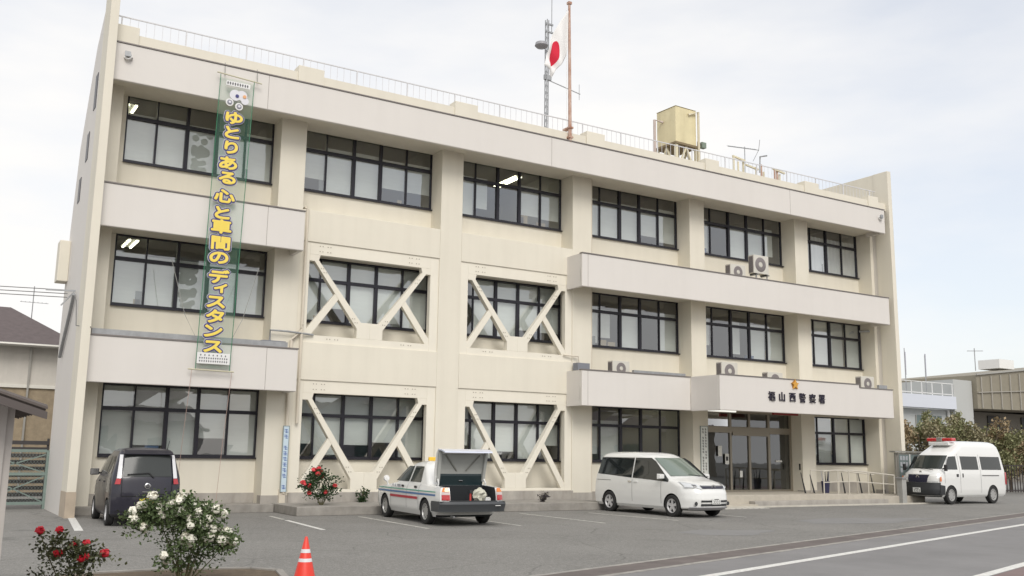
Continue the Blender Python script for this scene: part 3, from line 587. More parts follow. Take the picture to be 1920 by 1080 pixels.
CH = [('ゆ', -1.74, 10.94), ('と', -1.77, 10.51), ('り', -1.77, 10.07), ('あ', -1.82, 9.61), ('る', -1.82, 9.18), ('心', -1.86, 8.65), ('と', -1.89, 8.17), ('車', -1.89, 7.78), ('間', -1.88, 7.31), ('の', -1.9, 6.9), ('デ', -1.86, 6.38), ('ィ', -1.8, 6.06), ('ス', -1.9, 5.67), ('タ', -1.9, 5.28), ('ン', -1.92, 4.87), ('ス', -1.9, 4.45)]
def fat(body, name, m, parent, size, r, loc, sx, sz, n=12, step=.0012):     # glyph grown outward by r: shifted copies, each a hair deeper
    o = text_mesh(body, name, m, parent, size, extrude=0, loc=loc, sx=sx, sz=sz, rot=(0, 0, 0) if parent and parent.name.startswith('character') else (pi/2, 0, 0))
    V = [v.co.copy() for v in o.data.vertices]; F = [tuple(p.vertices) for p in o.data.polygons]; mb = MB()
    offs = [(0, 0)]+[(r*cos(2*pi*k/n), r*sin(2*pi*k/n)) for k in range(n)]+([(r*.5*cos(2*pi*k/6), r*.5*sin(2*pi*k/6)) for k in range(6)] if r > .05 else [])
    for k, (dx, dy) in enumerate(offs): mb.add([(v.x+dx, v.y+dy, -k*step*.3) for v in V], F)
    q = mb.build(name, m, o.parent); q.location = o.location; q.rotation_euler = o.rotation_euler; d = o.data; bpy.data.objects.remove(o); return q
for ch, x, z in CH:
    s_ = .68 if ch != 'ィ' else .58
    a = fat(ch, 'character', yel, bn, s_, .020, (x, -.062, z), .86, .58)
    b_ = fat(ch, 'blue_outline', blu, a, s_, .056, (0, 0, -.010), .86, .58)
    c_ = fat(ch, 'white_outline', wht, a, s_, .068, (0, 0, -.022), .86, .58, n=14)
pl = B('sponsor_plate', white, bn, (-2.30, -1.42, -.05, -.03, 3.98, 4.28)); pt = B('title_plate', white, bn, (-2.02, -1.34, -.05, -.03, 11.88, 12.02))
ink = mat('banner_ink', (.10, .10, .12), .7); mb = MB(); rg = random.Random(5)
for r_ in range(3):
    for k in range(13 if r_ else 7):
        x = -2.24+k*(.060 if r_ else .11)+(.0 if r_ else .02); mb.box(x, x+.030, -.056, -.052, 4.20-r_*.08, 4.225-r_*.08); mb.box(x+.01, x+.018, -.056, -.052, 4.18-r_*.08, 4.235-r_*.08)
mb.build('writing', ink, pl); mb = MB()
for k in range(9): mb.box(-1.99+k*.07, -1.965+k*.07, -.056, -.052, 11.91, 11.99); mb.box(-2.0+k*.07, -1.955+k*.07, -.056, -.052, 11.945, 11.96)
mb.build('writing', ink, pt)
# plain round wheel and cloud shapes at the banner's head
def disc(x, z, r, m, nm, y=-.05, n=24): return MB().lathe([(0, -.012), (r, -.010), (r, 0), (0, 0)], (x, y, z), n, 'y').build(nm, m, bn)
for x, z, r in ((-1.75, 11.62, .16), (-1.56, 11.64, .15), (-1.47, 11.50, .11)): disc(x, z, r, wht, 'cloud_shape', -.045+.004*x)
for x, z in ((-1.90, 11.38), (-1.63, 11.30)):
    disc(x, z, .11, white, 'wheel_shape', -.062); disc(x, z, .07, mat('banner_grey', (.25, .25, .3), .6), 'wheel_shape', -.075); disc(x, z, .035, wht, 'wheel_shape', -.09)
disc(-1.70, 11.60, .05, blu, 'wheel_shape', -.07); disc(-1.49, 11.62, .05, mat('banner_orange', (.75, .4, .2), .7), 'wheel_shape', -.07)

# ------------------------------------------------------------------ ramp handrail, umbrella stand, notice board, post
hr = empty('ramp_handrail', (0, -2.0, .38), label='pale metal handrail with two bars along the entrance ramp', cat='handrail')
hrm = mat('pale_rail', (.66, .62, .54), .4, metal=.3)
posts = [20.98, 21.76, 22.40, 23.52, 24.42, 25.1]; tops = [.86, .90, .90, .83, .78, .72]
for x, z in zip(posts, tops): MB().tube([(x, 0, 0), (x, 0, z)], .025, 8).build('post', hrm, hr, smooth=40)
for x, z in zip((21.3, 22.9, 24.0), (.88, .87, .8)): MB().tube([(x, .9, 0), (x, .9, z)], .025, 8).build('post', hrm, hr, smooth=40)
MB().tube([(20.98, 0, .2), (20.98, 0, .86), (21.5, 0, .90), (22.6, 0, .90), (25.1, 0, .72)], .024, 8).build('top_bar', hrm, hr, smooth=40)
MB().tube([(20.98, 0, .45), (22.6, 0, .48), (25.1, 0, .36)], .02, 8).build('lower_bar', hrm, hr, smooth=40)
MB().tube([(21.3, .9, .88), (22.9, .9, .87), (25.0, .9, .72)], .024, 8).build('top_bar', hrm, hr, smooth=40)
us = empty('umbrella_stand', (22.0, -1.2, .40), label='dark bucket holding folded umbrellas against the wall behind the handrail', cat='umbrella stand')
MB().lathe([(0, 0), (.13, 0), (.17, .45), (.16, .45), (.12, .02), (0, .02)], n=18).build('bucket', mat('dark_blue_bucket', (.03, .03, .08), .5), us, smooth=40)
for k in range(5):
    a = k*1.3; m_ = (black, mat('umbrella_navy', (.03, .04, .1), .7), mat('umbrella_grey', (.4, .4, .45), .7))[k % 3]
    MB().tube([(.05*cos(a), .05*sin(a), .05), (.11*cos(a), .11*sin(a), .5), (.17*cos(a), .14*sin(a), .86)], .03, 7, r2=.008).build('umbrella', m_, us, smooth=40)
for i, (x, h, lb) in enumerate(((20.75, .8, 'black stick leaning on the wall nearest the entrance doors'), (21.25, .72, 'black folded umbrella leaning by the dark bucket'), (23.0, .8, 'black upright pole right of the umbrella bucket'), (24.0, .78, 'black upright pole behind the middle of the handrail'), (24.75, .76, 'black upright pole near the low end of the handrail'))):
    MB().tube([(x, -1.3, .38), (x+(-.06 if i < 2 else 0), -1.15, .38+h)], .035, 7, r2=.015).build('umbrella' if i < 2 else 'post', black, None, smooth=40, label=lb, cat='umbrella' if i < 2 else 'post')
ps = empty('gate_post', (25.28, -2.2, 0), label='square grey concrete post at the low end of the handrail beside the ambulance van', cat='post')
B('shaft', mat('post_concrete', (.42, .42, .40), .85, noise=.2, grime=.2), ps, (-.13, .13, -.13, .13, 0, .98), bevel=.01); B('cap', mat('post_cap', (.3, .3, .3), .8), ps, (-.17, .17, -.17, .17, .98, 1.03))
nb = empty('notice_board', (26.95, -1.2, 0), label='glass fronted notice board in a pale metal case beside the end of the building', cat='notice board')
B('leg', silver, nb, (-.62, -.55, 0, .08, 0, 2.0)); B('leg', silver, nb, (.95, 1.02, 0, .08, 0, 2.0))
B('case', silver, nb, (-.55, .95, -.05, .12, .9, 2.0)); B('roof', silver, nb, (-.82, 1.25, -.14, .14, 2.02, 2.08))
B('back_panel', mat('board_green', (.16, .2, .2), .7), nb, (-.48, .88, -.062, -.052, .97, 1.93)); B('glazing_bar', white, nb, (.17, .23, -.08, -.055, .95, 1.95))
mb = MB()
for k in range(7): mb.box(-.42+(k % 3)*.18, -.29+(k % 3)*.18, -.07, -.064, 1.7-(k//3)*.25, 1.88-(k//3)*.25)
mb.build('poster', mat('poster_paper', (.45, .47, .5), .8, noise=.3, nscale=12), nb)

# ------------------------------------------------------------------ traffic cone
cn = empty('traffic_cone', (-3.93, -14.66, 0), label='orange red traffic cone with two white bands standing alone on the tarmac', cat='traffic cone')
cn.scale = (1, 1, .80)
cr = mat('cone_orange', (.75, .05, .03), .45); cwm = mat('cone_reflective', (.72, .72, .74), .4)
def cone_r(z): return .145-.125*(z/.70)
MB().lathe([(cone_r(0), .03), (cone_r(.70), .70), (.012, .715), (0, .715)], n=28).build('cone_body', cr, cn, smooth=40)
for z0, z1 in ((.31, .365), (.455, .515)): MB().lathe([(cone_r(z0)+.004, z0), (cone_r(z1)+.004, z1)], n=28, cap=False).build('white_band', cwm, cn, smooth=40)
B('base', cr, cn, (-.19, .19, -.19, .19, 0, .03), bevel=.01)

# ------------------------------------------------------------------ vehicles
def sRing(P, z):
    L_ = P['lv']; i = 0
    while i < len(L_)-2 and z > L_[i+1][0]: i += 1
    a, b = L_[i], L_[i+1]; t = max(0, min(1, (z-a[0])/(b[0]-a[0]))) if b[0] > a[0] else 0
    return [a[k]+(b[k]-a[k])*t for k in range(1, 4)]      # xr, xf, w
class Body:
    def __init__(s, lv, bf=.10, cf=.22, br=.05, cr=.10, taper=.045, p=8):
        s.P = {'lv': lv}; s.bf, s.cf, s.br, s.cr, s.tp, s.p = bf, cf, br, cr, taper, p
    def par(s, z): return sRing(s.P, z)
    def sc(s, z):
        a, b, w = s.par(z); return min(1, (b-a)/3.0)
    def side(s, x, z):
        a, b, w = s.par(z); c = (a+b)/2; h = (b-a)/2
        return w*(1-s.tp*min(1, abs((x-c)/h))**4)
    def front(s, y, z):
        a, b, w = s.par(z); q = min(1, abs(y)/w); return b-s.bf*q*q-s.cf*q**s.p
    def rear(s, y, z):
        a, b, w = s.par(z); q = min(1, abs(y)/w); return a+s.br*q*q+s.cr*q**s.p
    def ring(s, z, n=34, m=13):
        a, b, w = s.par(z); pts = []
        we = w*(1-s.tp); xa = a+s.br+s.cr; xb = b-s.bf-s.cf
        qs = [sin(pi/2*(1-2*j/(m-1))) for j in range(m)]       # 1 .. -1
        for i in range(1, n): x = xa+(xb-xa)*i/n; pts.append((x, s.side(x, z), z))
        for q in qs: pts.append((b-s.bf*q*q-s.cf*abs(q)**s.p, q*we, z))
        for i in range(1, n): x = xb-(xb-xa)*i/n; pts.append((x, -s.side(x, z), z))
        for q in qs[::-1]: pts.append((a+s.br*q*q+s.cr*abs(q)**s.p, q*we, z))
        return pts
    def build(s, name, mats, parent, wheels, r, wz, zs, boxes=(), inner=None):
        mb = MB(); rings = [s.ring(z) for z in zs]; N_ = len(rings[0])
        vs = [p for R in rings for p in R]
        fs = [(i*N_+j, i*N_+(j+1) % N_, (i+1)*N_+(j+1) % N_, (i+1)*N_+j) for i in range(len(zs)-1) for j in range(N_)]
        a, b, w = s.par(zs[-1]); vs += [((a+b)/2, 0, zs[-1]+.012), ((a+b)/2, 0, zs[0])]; k = len(rings)*N_
        for j in range(N_): fs.append(((len(zs)-1)*N_+j, (len(zs)-1)*N_+(j+1) % N_, k)); fs.append(((j+1) % N_, j, k+1))
        mb.add(vs, fs); o = mb.build(name, mats, parent)
        cut = []
        for wx in wheels:
            for q in (-1, 1):
                c = MB().lathe([(r, -.16), (r, .3)], (wx, q*(s.side(wx, wz)+.0)-.07*q, wz), 40, 'y').build('cut', mats, None); cut.append(c)
        for bxx in boxes: cut.append(B('cut', mats, None, bxx))
        mo = []
        for c in cut:
            m_ = o.modifiers.new('b', 'BOOLEAN'); m_.object = c; m_.operation = 'DIFFERENCE'; m_.solver = 'EXACT'; c.parent = parent
        dg = bpy.context.evaluated_depsgraph_get(); dg.update()
        me = bpy.data.meshes.new_from_object(o.evaluated_get(dg)); o.modifiers.clear(); old = o.data; o.data = me; me.name = name
        for c in cut: bpy.data.objects.remove(c)
        for p in me.polygons:
            c = p.center; p.material_index = 0
            for wx in wheels:
                if math.hypot(c.x-wx, c.z-wz) < r+.012 and abs(c.y) < s.side(wx, wz)-.004 and c.z < wz+r+.01: p.material_index = 1
            if p.normal.z < -.7 and c.z < zs[0]+.03: p.material_index = 1
            for q in boxes:
                if q[0]-.01 < c.x < q[1]+.01 and q[2]-.01 < c.y < q[3]+.01 and q[4]-.01 < c.z < q[5]-.01: p.material_index = 1
        me.polygons.foreach_set('use_smooth', [True]*len(me.polygons)); me.set_sharp_from_angle(angle=R_(28))
        return o
    def _scan(s, poly, z):
        xs = []
        for i in range(len(poly)):
            (x0, z0), (x1, z1) = poly[i], poly[(i+1) % len(poly)]
            if (z0 <= z <= z1) or (z1 <= z <= z0):
                if abs(z1-z0) < 1e-9: xs += [x0, x1]
                else: xs.append(x0+(x1-x0)*(z-z0)/(z1-z0))
        return min(xs), max(xs)
    def patch(s, name, m, parent, face, poly, off=.006, nx=10, nz=10, th=.004):
        zs = sorted(set([z for _, z in poly]+[L_[0] for L_ in s.P['lv'] if min(z for _, z in poly) < L_[0] < max(z for _, z in poly)])); zz = []
        for a, b in zip(zs, zs[1:]):
            k = max(1, int((b-a)/.05)); zz += [a+(b-a)*i/k for i in range(k)]
        zz.append(zs[-1]); V = []; 
        for z in zz:
            z_ = min(max(z, zs[0]+1e-6), zs[-1]-1e-6); lo, hi = s._scan(poly, z_)
            for i in range(nx+1):
                u = lo+(hi-lo)*i/nx
                if face in 'LR':
                    q = 1 if face == 'L' else -1; a, b, w = s.par(z); x = min(max(u, a+.02), b-.02); V.append((x, q*(s.side(x, z)+off), z))
                elif face == 'F': V.append((s.front(u, z)+off, u, z))
                else: V.append((s.rear(u, z)-off, u, z))
        # for sloping screens lift the patch along z as well
        if face in 'FB': V = [(x, y, z+off*.6) for x, y, z in V]
        mb = MB(); K = nx+1; mb.add(V, [(i*K+j, i*K+j+1, (i+1)*K+j+1, (i+1)*K+j) for i in range(len(zz)-1) for j in range(nx)])
        return mb.build(name, m, parent, smooth=50)
    def band(s, name, m, parent, z0, z1, x0=-9, x1=9, off=.008, faces='LR', th=None):
        out_ = []
        for f in faces:
            a, b, w = s.par((z0+z1)/2)
            if f in 'LR': xa, xb = max(x0, a+s.br+s.cr+.01), min(x1, b-s.bf-s.cf-.01); out_.append(s.patch(name, m, parent, f, [(xa, z0), (xb, z0), (xb, z1), (xa, z1)], off, nx=24))
            else: out_.append(s.patch(name, m, parent, f, [(-w*.985, z0), (w*.985, z0), (w*.985, z1), (-w*.985, z1)], off, nx=20))
        return out_
def wheel(parent, x, y, z, r, w, spokes=5, rimm=None, steel=False, q=1):
    e = empty('wheel', (x, y, z), parent=parent)
    rr0 = r*.66
    MB().lathe([(rr0, -w/2), (r-.02, -w/2), (r, -w/2+.025), (r, w/2-.025), (r-.02, w/2), (rr0, w/2), (rr0-.01, w/2-.02), (rr0-.01, -w/2+.02), (rr0, -w/2)], (0, 0, 0), 36, 'y', cap=False).build('tyre', rubber, e, smooth=35)
    mb = MB(); yo = q*(w/2-.03)
    mb.lathe([(rr0-.03, yo-q*.02), (rr0+.0, yo), (rr0+.0, yo+q*.022), (rr0-.02, yo+q*.022), (rr0-.035, yo-q*.02)], n=36, axis='y', cap=False)
    if steel: mb.lathe([(0, yo-q*.01), (.06, yo+q*.0), (.075, yo-q*.01), (rr0*.6, yo-q*.0), (rr0*.82, yo-q*.03), (rr0-.02, yo)], n=30, axis='y')
    else:
        mb.lathe([(0, yo+q*.005), (.05, yo), (.06, yo-q*.02), (0, yo-q*.02)], n=20, axis='y')
        for k in range(spokes):
            a = 2*pi*k/spokes+.3; c_, s_ = cos(a), sin(a)
            mb.bar((.03*c_, yo-q*.012, .03*s_), ((rr0-.01)*c_, yo-q*.006, (rr0-.01)*s_), .075, .03, upv=(0, 1, 0))
    if steel:
        hl = MB()
        for k in range(8): a = k*pi/4; hl.lathe([(0, yo+q*.004), (.016, yo+q*.004), (.016, yo-q*.04), (0, yo-q*.04)], (rr0*.68*cos(a), 0, rr0*.68*sin(a)), 8, 'y')
        hl.build('vent_hole', rubber, e)
    mb.build('rim', rimm or mat('alloy', (.62, .62, .63), .4, metal=.35), e, smooth=35)
    MB().lathe([(0, yo-q*.045), (rr0-.012, yo-q*.045), (rr0-.012, yo-q*.06), (0, yo-q*.06)], n=24, axis='y').build('brake_disc', mat('brake_dark', (.05, .05, .05), .6), e)
    return e
def lens(nm, col, parent, body, face, poly, off=.012, rough=.15, emit=0):
    return body.patch(nm, mat('lens_%s_%.2f_%.2f_%.2f' % (nm, *col), col, rough, coat=1), parent, face, poly, off)
def plate(parent, x, y, z, q=1, col=(.75, .76, .74), ink_=(.05, .18, .1), w=.33, h=.165, digits=True, tilt=0):
    p = empty('number_plate', (x, y, z), parent=parent); B('plate', mat('plate_%.1f' % col[2], col, .5), p, (-.006 if q < 0 else 0, 0 if q < 0 else .006, -w/2, w/2, -h/2, h/2))
    mb = MB(); xx = (.007, .009) if q > 0 else (-.009, -.007)
    for k in range(4):
        a = -w*.42+k*w*.22; mb.box(*xx, a+.012, a+w*.17, -h*.38, -h*.28); mb.box(*xx, a+w*.12, a+w*.17, -h*.36, h*.12); mb.box(*xx, a+.012, a+w*.15, h*.02, h*.12)
    mb.box(*xx, -w*.25, w*.28, h*.24, h*.36); mb.build('characters', mat('plate_ink', ink_, .6), p); return p
cglass = mat('car_glass_dark', (.018, .022, .022), .04, spec=.8, coat=0)
cgl2 = mat('car_glass_grey', (.035, .042, .04), .05, spec=.5)
seam = mat('door_seam', (.12, .12, .12), .8)
chrome = mat('chrome', (.7, .7, .7), .15, metal=1)
trim = mat('grey_black_trim', (.035, .037, .04), .55)
wpaint = mat('white_car_paint', (.76, .765, .75), .25, coat=.8)
def steps(zs, dz=.05):
    o_ = []
    for a, b in zip(zs, zs[1:]):
        k = max(1, round((b-a)/dz)); o_ += [a+(b-a)*i/k for i in range(k)]
    return o_+[zs[-1]]
def seams(body, par, xs, z0, z1, faces='LR'):
    for f in faces:
        for x in xs: body.patch('door_gap', seam, par, f, [(x-.006, z0), (x+.006, z0), (x+.006, z1), (x-.006, z1)], .004, nx=1)
def mirror(par, x, y, z, q, m, w=.2, h=.15, d=.08):
    e = empty('wing_mirror', (x, y, z), parent=par)
    MB().add([(0, 0, -h/2), (d, q*.02, -h/2+.02), (d, q*(w-.03), -h/2+.02), (0, q*w, -h/2), (0, 0, h/2), (d, q*.02, h/2-.02), (d, q*(w-.03), h/2-.02), (0, q*w, h/2)], [(0, 1, 2, 3), (7, 6, 5, 4), (0, 4, 5, 1), (1, 5, 6, 2), (2, 6, 7, 3), (3, 7, 4, 0)]).build('housing', m, e, bevel=.015)
    B('mirror_glass', chrome, e, (-.004, -.001, min(q*.02, q*(w-.02)), max(q*.02, q*(w-.02)), -h/2+.02, h/2-.02))
    MB().bar((.03, q*.0, -.02), (.04, -q*.06, -.05), .04).build('stalk', m, e)

# --- small dark hatchback, tail towards the camera
car = empty('parked_car', (-3.91, -2.75, 0), R_(87.8), label='small dark navy hatchback seen from behind beside the white roses', cat='car')
navy = mat('navy_car_paint', (.012, .011, .022), .3, metal=.0, coat=.5)
car.scale = (1, 1.04, 1.06)
bd = Body([(.18, -1.60, 1.60, .68), (.26, -1.70, 1.70, .725), (.50, -1.71, 1.70, .737), (.70, -1.70, 1.69, .737), (.86, -1.68, 1.60, .735), (.98, -1.66, 1.15, .725), (1.04, -1.64, 1.02, .715), (1.45, -1.50, .38, .60), (1.55, -1.44, .15, .55), (1.60, -1.34, .0, .47), (1.62, -1.1, -.2, .33)], bf=.12, cf=.22, br=.06, cr=.09, taper=.05)
zz = steps([.18, .26, .5, .7, .86, .98, 1.04, 1.45, 1.55, 1.6, 1.62])
bd.build('body', [navy, black], car, (-1.16, 1.2), .315, .27, zz)
bd.patch('rear_window', mat('rear_glass', (.05, .055, .055), .12, spec=.3), car, 'B', [(-.50, 1.02), (.50, 1.02), (.47, 1.47), (-.47, 1.47)], .008)
for q in (-1, 1):
    for xh, m_ in ((.27*q, black),):
        pass
    lens('tail_light', (.70, .70, .72), car, bd, 'B', [(q*.535, .98), (q*.62, .98), (q*.565, 1.47), (q*.50, 1.47)], .014)
    lens('tail_light', (.42, .015, .02), car, bd, 'B', [(q*.545, .86), (q*.655, .86), (q*.625, .975), (q*.535, .975)], .014)
    lens('reflector', (.35, .02, .02), car, bd, 'B', [(q*.42, .37), (q*.56, .37), (q*.56, .395), (q*.42, .395)], .01)
    f = 'L' if q > 0 else 'R'
    bd.patch('side_window', cglass, car, f, [(-1.28, 1.08), (-.62, 1.05), (-.66, 1.44), (-1.15, 1.44)], .007)
    bd.patch('side_window', cglass, car, f, [(-.56, 1.05), (.25, 1.04), (.18, 1.44), (-.58, 1.44)], .007)
    bd.patch('side_window', cglass, car, f, [(.31, 1.04), (.88, 1.05), (.50, 1.36), (.25, 1.44)], .007)
    mirror(car, .68, q*.72, 1.08, q, navy, .20, .15)
    B('door_handle', navy, car, (-.52, -.36, min(q*.735, q*.752), max(q*.735, q*.752), .88, .91)); B('door_handle', navy, car, (.32, .48, min(q*.735, q*.752), max(q*.735, q*.752), .88, .91))
seams(bd, car, (-.60, .28, .95), .34, .98)
bd.patch('bumper_gap', mat('deep_black', (.006, .006, .008), .8), car, 'B', [(-.50, .60), (.50, .60), (.52, .625), (-.52, .625)], .006)
bd.patch('bumper', navy, car, 'B', [(-.66, .30), (.66, .30), (.68, .59), (-.68, .59)], .03)
bd.patch('hatch_gap', mat('deep_black', (.006, .006, .008), .8), car, 'B', [(-.52, .63), (-.51, .63), (-.51, .98), (-.52, .98)], .004, nx=1)
bd.patch('hatch_gap', mat('deep_black', (.006, .006, .008), .8), car, 'B', [(.51, .63), (.52, .63), (.52, .98), (.51, .98)], .004, nx=1)
MB().add([(-1.58, -.52, 1.50), (-1.58, .52, 1.50), (-1.36, .48, 1.585), (-1.36, -.48, 1.585), (-1.56, -.52, 1.475), (-1.56, .52, 1.475), (-1.36, .48, 1.55), (-1.36, -.48, 1.55)], [(0, 1, 2, 3), (7, 6, 5, 4), (0, 4, 5, 1), (1, 5, 6, 2), (2, 6, 7, 3), (3, 7, 4, 0)]).build('spoiler', navy, car, bevel=.01)
MB().bar((-1.675, -.13, 1.00), (-1.655, -.02, 1.10), .02).build('wiper', black, car); MB().bar((-1.655, -.02, 1.10), (-1.66, .42, 1.07), .018).build('wiper', black, car)
MB().tube([(-1.3, -.42, 1.6), (-1.45, -.43, 1.78)], .006, 5).build('aerial', black, car)
MB().lathe([(.045, -.006), (.06, 0), (.045, .006), (.045, -.006)], (-1.715, 0, .83), 20, 'x', cap=False).build('badge', chrome, car); B('badge_bar', chrome, car, (-1.722, -1.712, -.075, .075, .825, .84)); B('handle_strip', chrome, car, (-1.722, -1.70, -.10, .10, .705, .72))
plate(car, -1.745, -.02, .50, -1, (.80, .62, .05), (.05, .05, .05))
MB().tube([(-1.6, .25, .24), (-1.76, .25, .24)], .03, 10).build('exhaust', chrome, car)
for x in (-1.16, 1.2):
    for q in (-1, 1): wheel(car, x, q*.66, .27, .27, .155, 7, q=q)
for q in (-.28, .28): 
    MB().lathe([(0, -.1), (.10, -.08), (.13, 0), (.10, .08), (0, .1)], (-.75, q, 1.18), 14, 'y').build('headrest', trim, car, smooth=40)

# --- white patrol-style taxi saloon with its boot open
cab = empty('parked_car', (3.13, -4.62, 0), R_(85.9), label='white saloon with green blue and red side stripes and its boot lid open', cat='car')
bd = Body([(.20, -1.98, 2.10, .76), (.30, -2.12, 2.26, .81), (.34, -2.38, 2.28, .83), (.50, -2.42, 2.30, .842), (.66, -2.41, 2.28, .845), (.80, -2.38, 2.18, .838), (.90, -2.34, 1.30, .80), (.935, -1.55, 1.02, .775), (.96, -1.50, .98, .765), (1.36, -1.02, .30, .62), (1.44, -.92, .14, .56), (1.485, -.78, -.02, .46), (1.50, -.6, -.2, .3)], bf=.10, cf=.16, br=.05, cr=.10, taper=.04)
zz = steps([.20, .30, .34, .5, .66, .8, .9, .935, .96, 1.36, 1.44, 1.485, 1.5])
bd.build('body', [wpaint, mat('boot_lining', (.016, .019, .022), .9)], cab, (-1.36, 1.425), .345, .30, zz, boxes=[(-2.8, -1.62, -.60, .60, .55, 1.3)])
for q in (-1, 1):
    f = 'L' if q > 0 else 'R'
    bd.patch('side_window', cgl2, cab, f, [(-.92, .985), (-.20, .985), (-.24, 1.37), (-.78, 1.37)], .007)
    bd.patch('side_window', cgl2, cab, f, [(-.12, .985), (.82, .985), (.30, 1.34), (.22, 1.37), (-.15, 1.37)], .007)
    bd.band('green_stripe', mat('stripe_green', (.10, .38, .28), .4), cab, .775, .80, -2.0, 2.0, .006, f)
    bd.band('blue_stripe', mat('stripe_blue', (.08, .17, .35), .4), cab, .69, .735, -2.0, 2.0, .006, f)
    bd.patch('red_moulding', mat('moulding_red', (.45, .03, .05), .4), cab, f, [(-.92, .575), (.98, .575), (.98, .635), (-.92, .635)], .014)
    seams(bd, cab, (-.96, -.16, .95), .34, .95, f)
    for x in (.05, -.82): B('door_handle', black, cab, (x, x+.13, min(q*.83, q*.852), max(q*.83, q*.852), .845, .895))
    lens('tail_light', (.45, .015, .02), cab, bd, 'B', [(q*.62, .60), (q*.80, .60), (q*.80, .72), (q*.62, .72)], .02)
    lens('tail_light', (.60, .50, .48), cab, bd, 'B', [(q*.62, .725), (q*.80, .725), (q*.79, .785), (q*.62, .785)], .02)
    lens('tail_light', (.75, .22, .03), cab, bd, 'B', [(q*.62, .79), (q*.79, .79), (q*.75, .885), (q*.64, .885)], .02)
    e = empty('fender_mirror', (1.35, q*.82, 1.02), parent=cab); MB().lathe([(0, -.03), (.07, -.02), (.085, .03), (.06, .08), (0, .09)], (0, 0, 0), 16, 'x').build('housing', white, e, smooth=40); MB().bar((0, 0, -.05), (.02, -q*.05, -.17), .03).build('stalk', white, e)
tx = text_mesh('●▲ 交通', 'door_writing', mat('door_ink', (.25, .25, .28), .6), cab, .09, loc=(.42, .852, .86), rot=(pi/2, 0, pi), extrude=.002) if False else None
mb = MB(); 
for k, x in enumerate((.78, .62, .44, .38, .32, .26)): mb.box(x, x+.045, .838, .850, .845, .90)
mb.build('door_writing', mat('door_ink', (.30, .30, .33), .6), cab)
bmp = MB(); q = []
for z in (.34, .38, .52, .58):
    o_ = .07 if z in (.36, .52) else .03; q.append([(bd.rear(y, max(z, .36))-o_-.03, y*(1.03), z) for y in [bd.par(.5)[2]*(-1+2*i/20) for i in range(21)]]+[(-1.85, .86+o_*.3, z)]); q[-1].insert(0, (-1.85, -.86-o_*.3, z))
K = 23; bmp.add([p for r_ in q for p in r_], [(i*K+j, i*K+j+1, (i+1)*K+j+1, (i+1)*K+j) for i in range(3) for j in range(K-1)]); bmp.build('bumper', mat('bumper_grey', (.055, .06, .065), .5), cab, smooth=50)
MB().add([(-1.85, -.85, .58), (-2.40, -.85, .58), (-2.40, .85, .58), (-1.85, .85, .58), (-1.85, -.85, .34), (-2.36, -.85, .34), (-2.36, .85, .34), (-1.85, .85, .34)], [(0, 1, 2, 3), (7, 6, 5, 4)]).build('bumper_top', mat('bumper_grey', (.055, .06, .065), .5), cab)
B('bumper_mark', white, cab, (-2.515, -2.505, -.66, -.52, .48, .495))
# boot: sill, lid standing open, hinges, things inside
B('boot_sill', trim, cab, (-2.40, -2.33, -.62, .62, .56, .60))
lid = empty('boot_lid', (-1.56, 0, .98), parent=cab); grey = mat('lid_inside_grey', (.38, .39, .37), .7, noise=.1)
def slab(pts, th, name, m, par, **k):       # plate bent along y-constant profile
    mb = MB(); n = len(pts); V = []
    for (x, z, w) in pts: V += [(x, -w, z), (x, w, z), (x+th[0], w, z+th[1]), (x+th[0], -w, z+th[1])]
    mb.add(V, [(4*i+a, 4*i+(a+1) % 4, 4*(i+1)+(a+1) % 4, 4*(i+1)+a) for i in range(n-1) for a in range(4)]+[(0, 1, 2, 3), (4*n-4, 4*n-3, 4*n-2, 4*n-1)]); return mb.build(name, m, par, **k)
slab([(.02, .02, .66), (-.02, .30, .68), (-.12, .68, .69), (-.20, .80, .68)], (.03, .01), 'lid_panel', wpaint, lid, smooth=50)
slab([(-.20, .80, .68), (-.36, .785, .66), (-.52, .74, .64)], (.01, .03), 'lid_lip', mat('lid_white_blue', (.66, .70, .82), .3, coat=.8), lid, smooth=50)
slab([(-.03, .10, .58), (-.07, .34, .59), (-.16, .70, .60)], (.03, .01), 'lid_lining', grey, lid)
for q in (-1, 1):
    MB().bar((-.05, q*.60, .05), (-.2, q*.62, .76), .07, .07).build('lid_rib', grey, lid); MB().bar((-.075, q*.12, .30), (-.17, q*.46, .68), .025, .03).build('lid_rib', mat('lid_rib_dark', (.18, .18, .16), .7), lid)
    MB().tube([(-.12, q*.63, -.12), (-.16, q*.63, .02), (-.08, q*.62, .10), (.0, q*.61, .18)], .022, 8).build('hinge_arm', white, cab if False else lid, smooth=40)
slab([(-.03, -.06, .60), (-.06, .18, .60), (-.05, .24, .54)], (.03, .01), 'rear_window_strip', mat('teal_dark', (.012, .026, .03), .3), lid)  # dark strip on the lid standing in for the rear window behind it
MB().tube([(-.05, -.05, .06), (-.05, .05, .06)], .02, 6).build('latch', chrome, lid)
B('rear_shelf', mat('boot_lining', (.016, .019, .022), .9), cab, (-1.63, -1.60, -.62, .62, .55, .93))
ci = empty('boot_cargo_bag', (3.27, -6.72, .56), label='crumpled pale plastic bag lying in the open boot of the striped saloon', cat='bag')
mb = MB(); rg = random.Random(4); n1, n2 = 9, 14; V = []
for i in range(n1):
    for j in range(n2): a = pi*i/(n1-1); r_ = .14*(1+.3*rg.uniform(-1, 1)); V.append((r_*1.1*sin(a)*cos(2*pi*j/n2), r_*sin(a)*sin(2*pi*j/n2), .15-.17*cos(a)*(1+.2*rg.uniform(-1, 1))))
mb.add(V, [(i*n2+j, i*n2+(j+1) % n2, (i+1)*n2+(j+1) % n2, (i+1)*n2+j) for i in range(n1-1) for j in range(n2)]); mb.build('bag', mat('bag_plastic', (.55, .54, .45), .5), ci)
